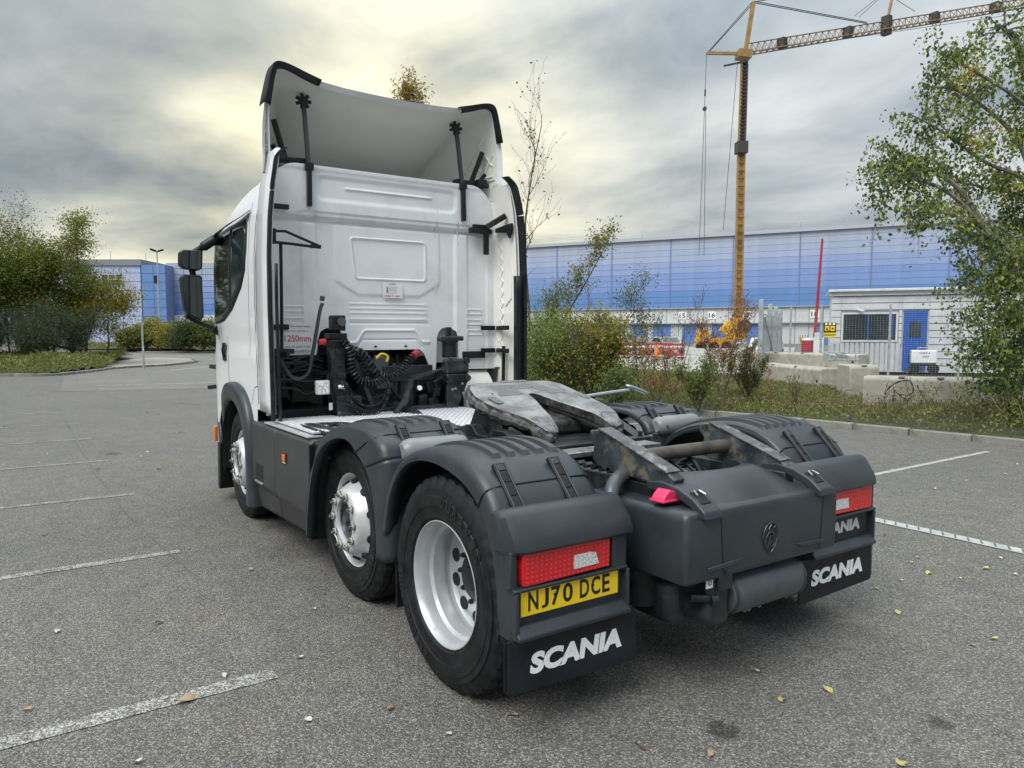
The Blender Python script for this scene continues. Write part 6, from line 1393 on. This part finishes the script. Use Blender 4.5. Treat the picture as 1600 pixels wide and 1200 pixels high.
for i, (x_, y_, h_, lab) in enumerate(((-6, 43, 9, 'tree beyond the left picture edge, first of the row'), (-10.5, 41, 10, 'tree beyond the left picture edge, second of the row'), (-15, 42, 11, 'tree beyond the left picture edge, third of the row'), (-20, 40, 10.5, 'tree beyond the left picture edge, fourth of the row'), (-25, 41, 11, 'tree beyond the left picture edge, fifth of the row'), (-31, 39, 10, 'tree beyond the left picture edge, last of the row'))):
    plant('autumn_tree', lab, 'tree', (x_, y_, .3), h_, 3.2, 6500, .34, 'olive', 140+i, GL, None, 3, 12, .3, .08, .6, bark, lmix=('dark', .5, None))
for i, (px, d, py, lab) in enumerate(((-5, 36.5, 500, 'grey-brown broom bush at the left picture edge'), (40, 37, 492, 'low grey broom bush second from the left edge'), (82, 37, 480, 'broad grey-green broom bush in front of the left trees'), (122, 38, 488, 'grey-green broom bush at the right of the left group'), (60, 36, 515, 'low dark broom bush in front of the others on the left grass'))):
    plant('broom_bush', lab, 'shrub', lp_(px, d), hgt(py, d, .35)*1.0, 1.5, 7000, .15, 'dark', 60+i, 'broom bushes on the left verge', .03, 3, 12, .7, .04, .28, bark, asp=.12, multi=5, lmix=('grey', .35, None))
for i, (px, d, py, w_, lm, mix, lab) in enumerate(((205, 70, 525, 1.4, 'dark', 'olive', 'low hedge bush left of the marker post'), (232, 72, 500, 1.6, 'yellow', 'olive', 'yellow bush behind the marker post'), (250, 72, 515, 2.2, 'pale', 'yellow', 'bright green bush right of the marker post'), (272, 70, 520, 1.9, 'olive', 'yellow', 'olive bush below the blue tower'), (300, 66, 517, 2.1, 'dark', 'dark', 'dark broad bush left of the cab'), (322, 66, 520, 2.0, 'dark', 'olive', 'dark bush partly hidden by the cab door'), (285, 68, 535, 1.5, 'dark', 'olive', 'low dark bush in the middle of the far verge'), (340, 68, 515, 2.0, 'dark', 'olive', 'dark bush behind the cab door'))):
    p = gp(px, d); p.z = .3; plant('hedge_bush', lab, 'shrub', p, max(1.2, hgt(py, d, .3)), w_, 4200, .2, lm, 80+i, 'bushes on the far verge', .04, 3, 10, .3, .03, .38, bark, multi=4, lmix=(mix, .45, None))
# --- ground cover on the verges
def cover(name, n, x0, x1, y0, y1, inside, hf, size, lms, seed, h=.22, asp=.5, clump=None):
    rng = np.random.default_rng(seed); x = rng.uniform(x0, x1, n*3); y = rng.uniform(y0, y1, n*3); k = np.array([inside(a, b_) for a, b_ in zip(x, y)]); x, y = x[k][:n], y[k][:n]
    cl_ = .5+.5*np.sin(x*2.3+np.sin(y*1.9)*2)*np.sin(y*2.7+x); z = np.array([hf(a, b_) for a, b_ in zip(x, y)])+rng.uniform(0, 1, len(x))**.7*h*(.35+.9*cl_)*(1 if clump is None else np.array([clump(a, b_) for a, b_ in zip(x, y)])*1.5)
    P = np.stack([x, y, z], 1); m = rng.uniform(size=len(x)); c = 0
    for lm, fr in lms:
        s = (m >= c) & (m < c+fr); c += fr; o = leafcloud(name, P[s], size, LM[lm], None, rng, asp, kind='stuff', dirs=np.tile(np.array([0, 0, .35]), (s.sum(), 1)))
inv_ = lambda x, y: kx(y)+.12 < x < back(y)+.9
gapf = lambda x, y: 1-.92*math.exp(-((x-11.7)**2/.9+(y-5.9)**2/2.6))
mound = lambda x, y: (.30+1.35*math.exp(-((x-10.7)**2/1.2+(y-3.9)**2/1.0))+.9*math.exp(-((x-10.6)**2/1.4+(y-1.6)**2/2))+.25*math.exp(-((x-11.5)**2+(y-9)**2)/4))*gapf(x, y)
cover('ground_cover', 62000, 9.0, 18, -2, 17, inv_, vr_h, .065, (('grass', .62), ('olive', .2), ('green', .18)), 201, .28, .32, mound)
cover('ground_cover', 9000, 9.2, 22, 17, 37, inv_, vr_h, .12, (('grass', .6), ('green', .4)), 202, .35, .35)
inl = lambda x, y: (kyl(max(x, -11.9)) if x > -12 else 36.5)+.15+(x > 1)*(x-1)*4 < y
cover('ground_cover', 34000, -14, 4, 31.5, 46, inl, vl_h, .15, (('grass', .55), ('olive', .25), ('pale', .2)), 203, .30, .3)
cover('ground_cover', 9000, 2, 60, 60, 110, lambda x, y: y > 63.5+(30-x)*.45 and y < 78+(30-x)*.45, lambda x, y: .25, .3, (('grass', .7), ('dark', .3)), 204, .5, .3)
# dry arching stems over the cover
rng = np.random.default_rng(9); b = B()
for k in range(620):
    y = rng.uniform(-1.5, 14); x = rng.uniform(kx(y)+.3, back(y)+.2); z = vr_h(x, y); a = rng.uniform(0, 2*PI); L_ = rng.uniform(.25, .7); hh = rng.uniform(.10, .40)*mound(x, y)*1.6
    b.tube([(x+math.cos(a)*L_*t_, y+math.sin(a)*L_*t_, z+.05+hh*math.sin(t_*2.4)) for t_ in (0, .25, .5, .75, 1)], .005, 3, False)
tag(b.make('dry_stems', mat('dry_stem', (.16, .11, .07), .8, var=.3, vs=5), None, normals=False), kind='stuff')
# --- fallen leaves
fl_m = [leafmat('fallen_yellow', [(.45, .40, .10), (.55, .48, .20)], .1), leafmat('fallen_tan', [(.35, .22, .12), (.42, .33, .22)], .1), leafmat('fallen_brown', [(.10, .05, .03), (.16, .08, .04)], .1), leafmat('fallen_pale', [(.5, .48, .38), (.6, .58, .5)], .1)]
def leafmesh(name, L_, w_, m):
    rows = []
    for i in range(6):
        t_ = i/5; ww = w_*math.sin(t_*PI)**.8*.5+.0008; rows.append([((t_-.5)*L_, -ww, .010+.012*abs(t_-.5)+.006*math.sin(t_*5)), ((t_-.5)*L_, 0, .004+.006*t_), ((t_-.5)*L_, ww, .012*t_+.004)])
    return B().grid(rows).make(name, m, None)
LF = [(leafmesh('fallen_leaf', .055, .034, fl_m[0]), 'yellow'), (leafmesh('fallen_leaf', .06, .026, fl_m[1]), 'tan'), (leafmesh('fallen_leaf', .075, .022, fl_m[2]), 'dark brown'), (leafmesh('fallen_leaf', .045, .028, fl_m[3]), 'pale')]
def gpt(px, py): d = fw+rt*((px-781.3)/FPX)+up*((616.9-py)/FPX); return CAM+d*(-CAM.z/d.z)
named = [(1222, 1097, 0, 1.0, 'yellow leaf lying on the tarmac below the silencer drum'), (1292, 1080, 0, 1.0, 'yellow leaf right of another, near the bottom of the picture'), (1410, 1197, 0, 1.1, 'yellow leaf at the bottom picture edge on the right'), (289, 1098, 1, 1.5, 'long curled tan leaf on the nearest white bay line'), (249, 975, 1, 1.0, 'small tan leaf between the two nearest bay lines'), (351, 1057, 3, .8, 'pale scrap of leaf just above the nearest bay line'), (44, 1110, 1, .8, 'small tan leaf at the left near the nearest bay line'), (214, 1194, 3, .9, 'pale leaf at the bottom edge on the left')]
rnd = random.Random(8)
first = {}
def leaf(px, py, k, sc_, label=None):
    src, nm = LF[k]; o = src if not first.get(k) else src.copy()
    if first.get(k): COL.objects.link(o)
    first[k] = 1; p = gpt(px, py); o.location = (p.x, p.y, .004); o.rotation_euler = (rnd.uniform(-.25, .25), rnd.uniform(-.25, .25), rnd.uniform(0, 6.28)); o.scale = (sc_,)*3
    for kk in ('group',):
        if kk in o: del o[kk]
    tag(o, label or f'small {nm} fallen leaf lying loose on the grey tarmac', 'leaf', None if label else f'{nm} leaves scattered on the tarmac')
for a in named: leaf(*a)
for px, py, k in ((1433, 872, 0), (1425, 880, 3), (1450, 897, 0), (1540, 890, 0), (1585, 899, 3), (1408, 908, 3), (1369, 921, 0), (1403, 959, 0), (1554, 1000, 0), (1562, 873, 3), (1500, 905, 3), (1520, 1010, 1), (1478, 741, 3), (1510, 752, 3), (1570, 742, 0), (1380, 838, 2), (1590, 726, 3), (1440, 712, 3), (1585, 790, 3), (1425, 675, 3), (1300, 690, 3), (249, 735, 2), (152, 735, 2), (70, 838, 2), (107, 667, 2), (168, 697, 3), (220, 714, 3), (75, 710, 3), (62, 724, 3), (230, 707, 3), (276, 677, 3), (247, 648, 2), (230, 645, 2), (303, 613, 2), (277, 635, 2), (283, 631, 2), (491, 953, 3), (468, 1030, 3), (392, 892, 3), (90, 988, 3), (480, 1128, 3), (128, 837, 2), (4, 727, 3), (45, 676, 3), (8, 668, 2), (1000, 1170, 2), (1110, 1180, 1), (1180, 1050, 3), (700, 1150, 3), (610, 1110, 1), (800, 1120, 1), (1345, 720, 3), (1395, 735, 3), (1460, 765, 3)):
    leaf(px, py, k, rnd.uniform(.6, 1.0))
for k, (o, nm) in enumerate(LF):
    if not first.get(k): bpy.data.objects.remove(o)
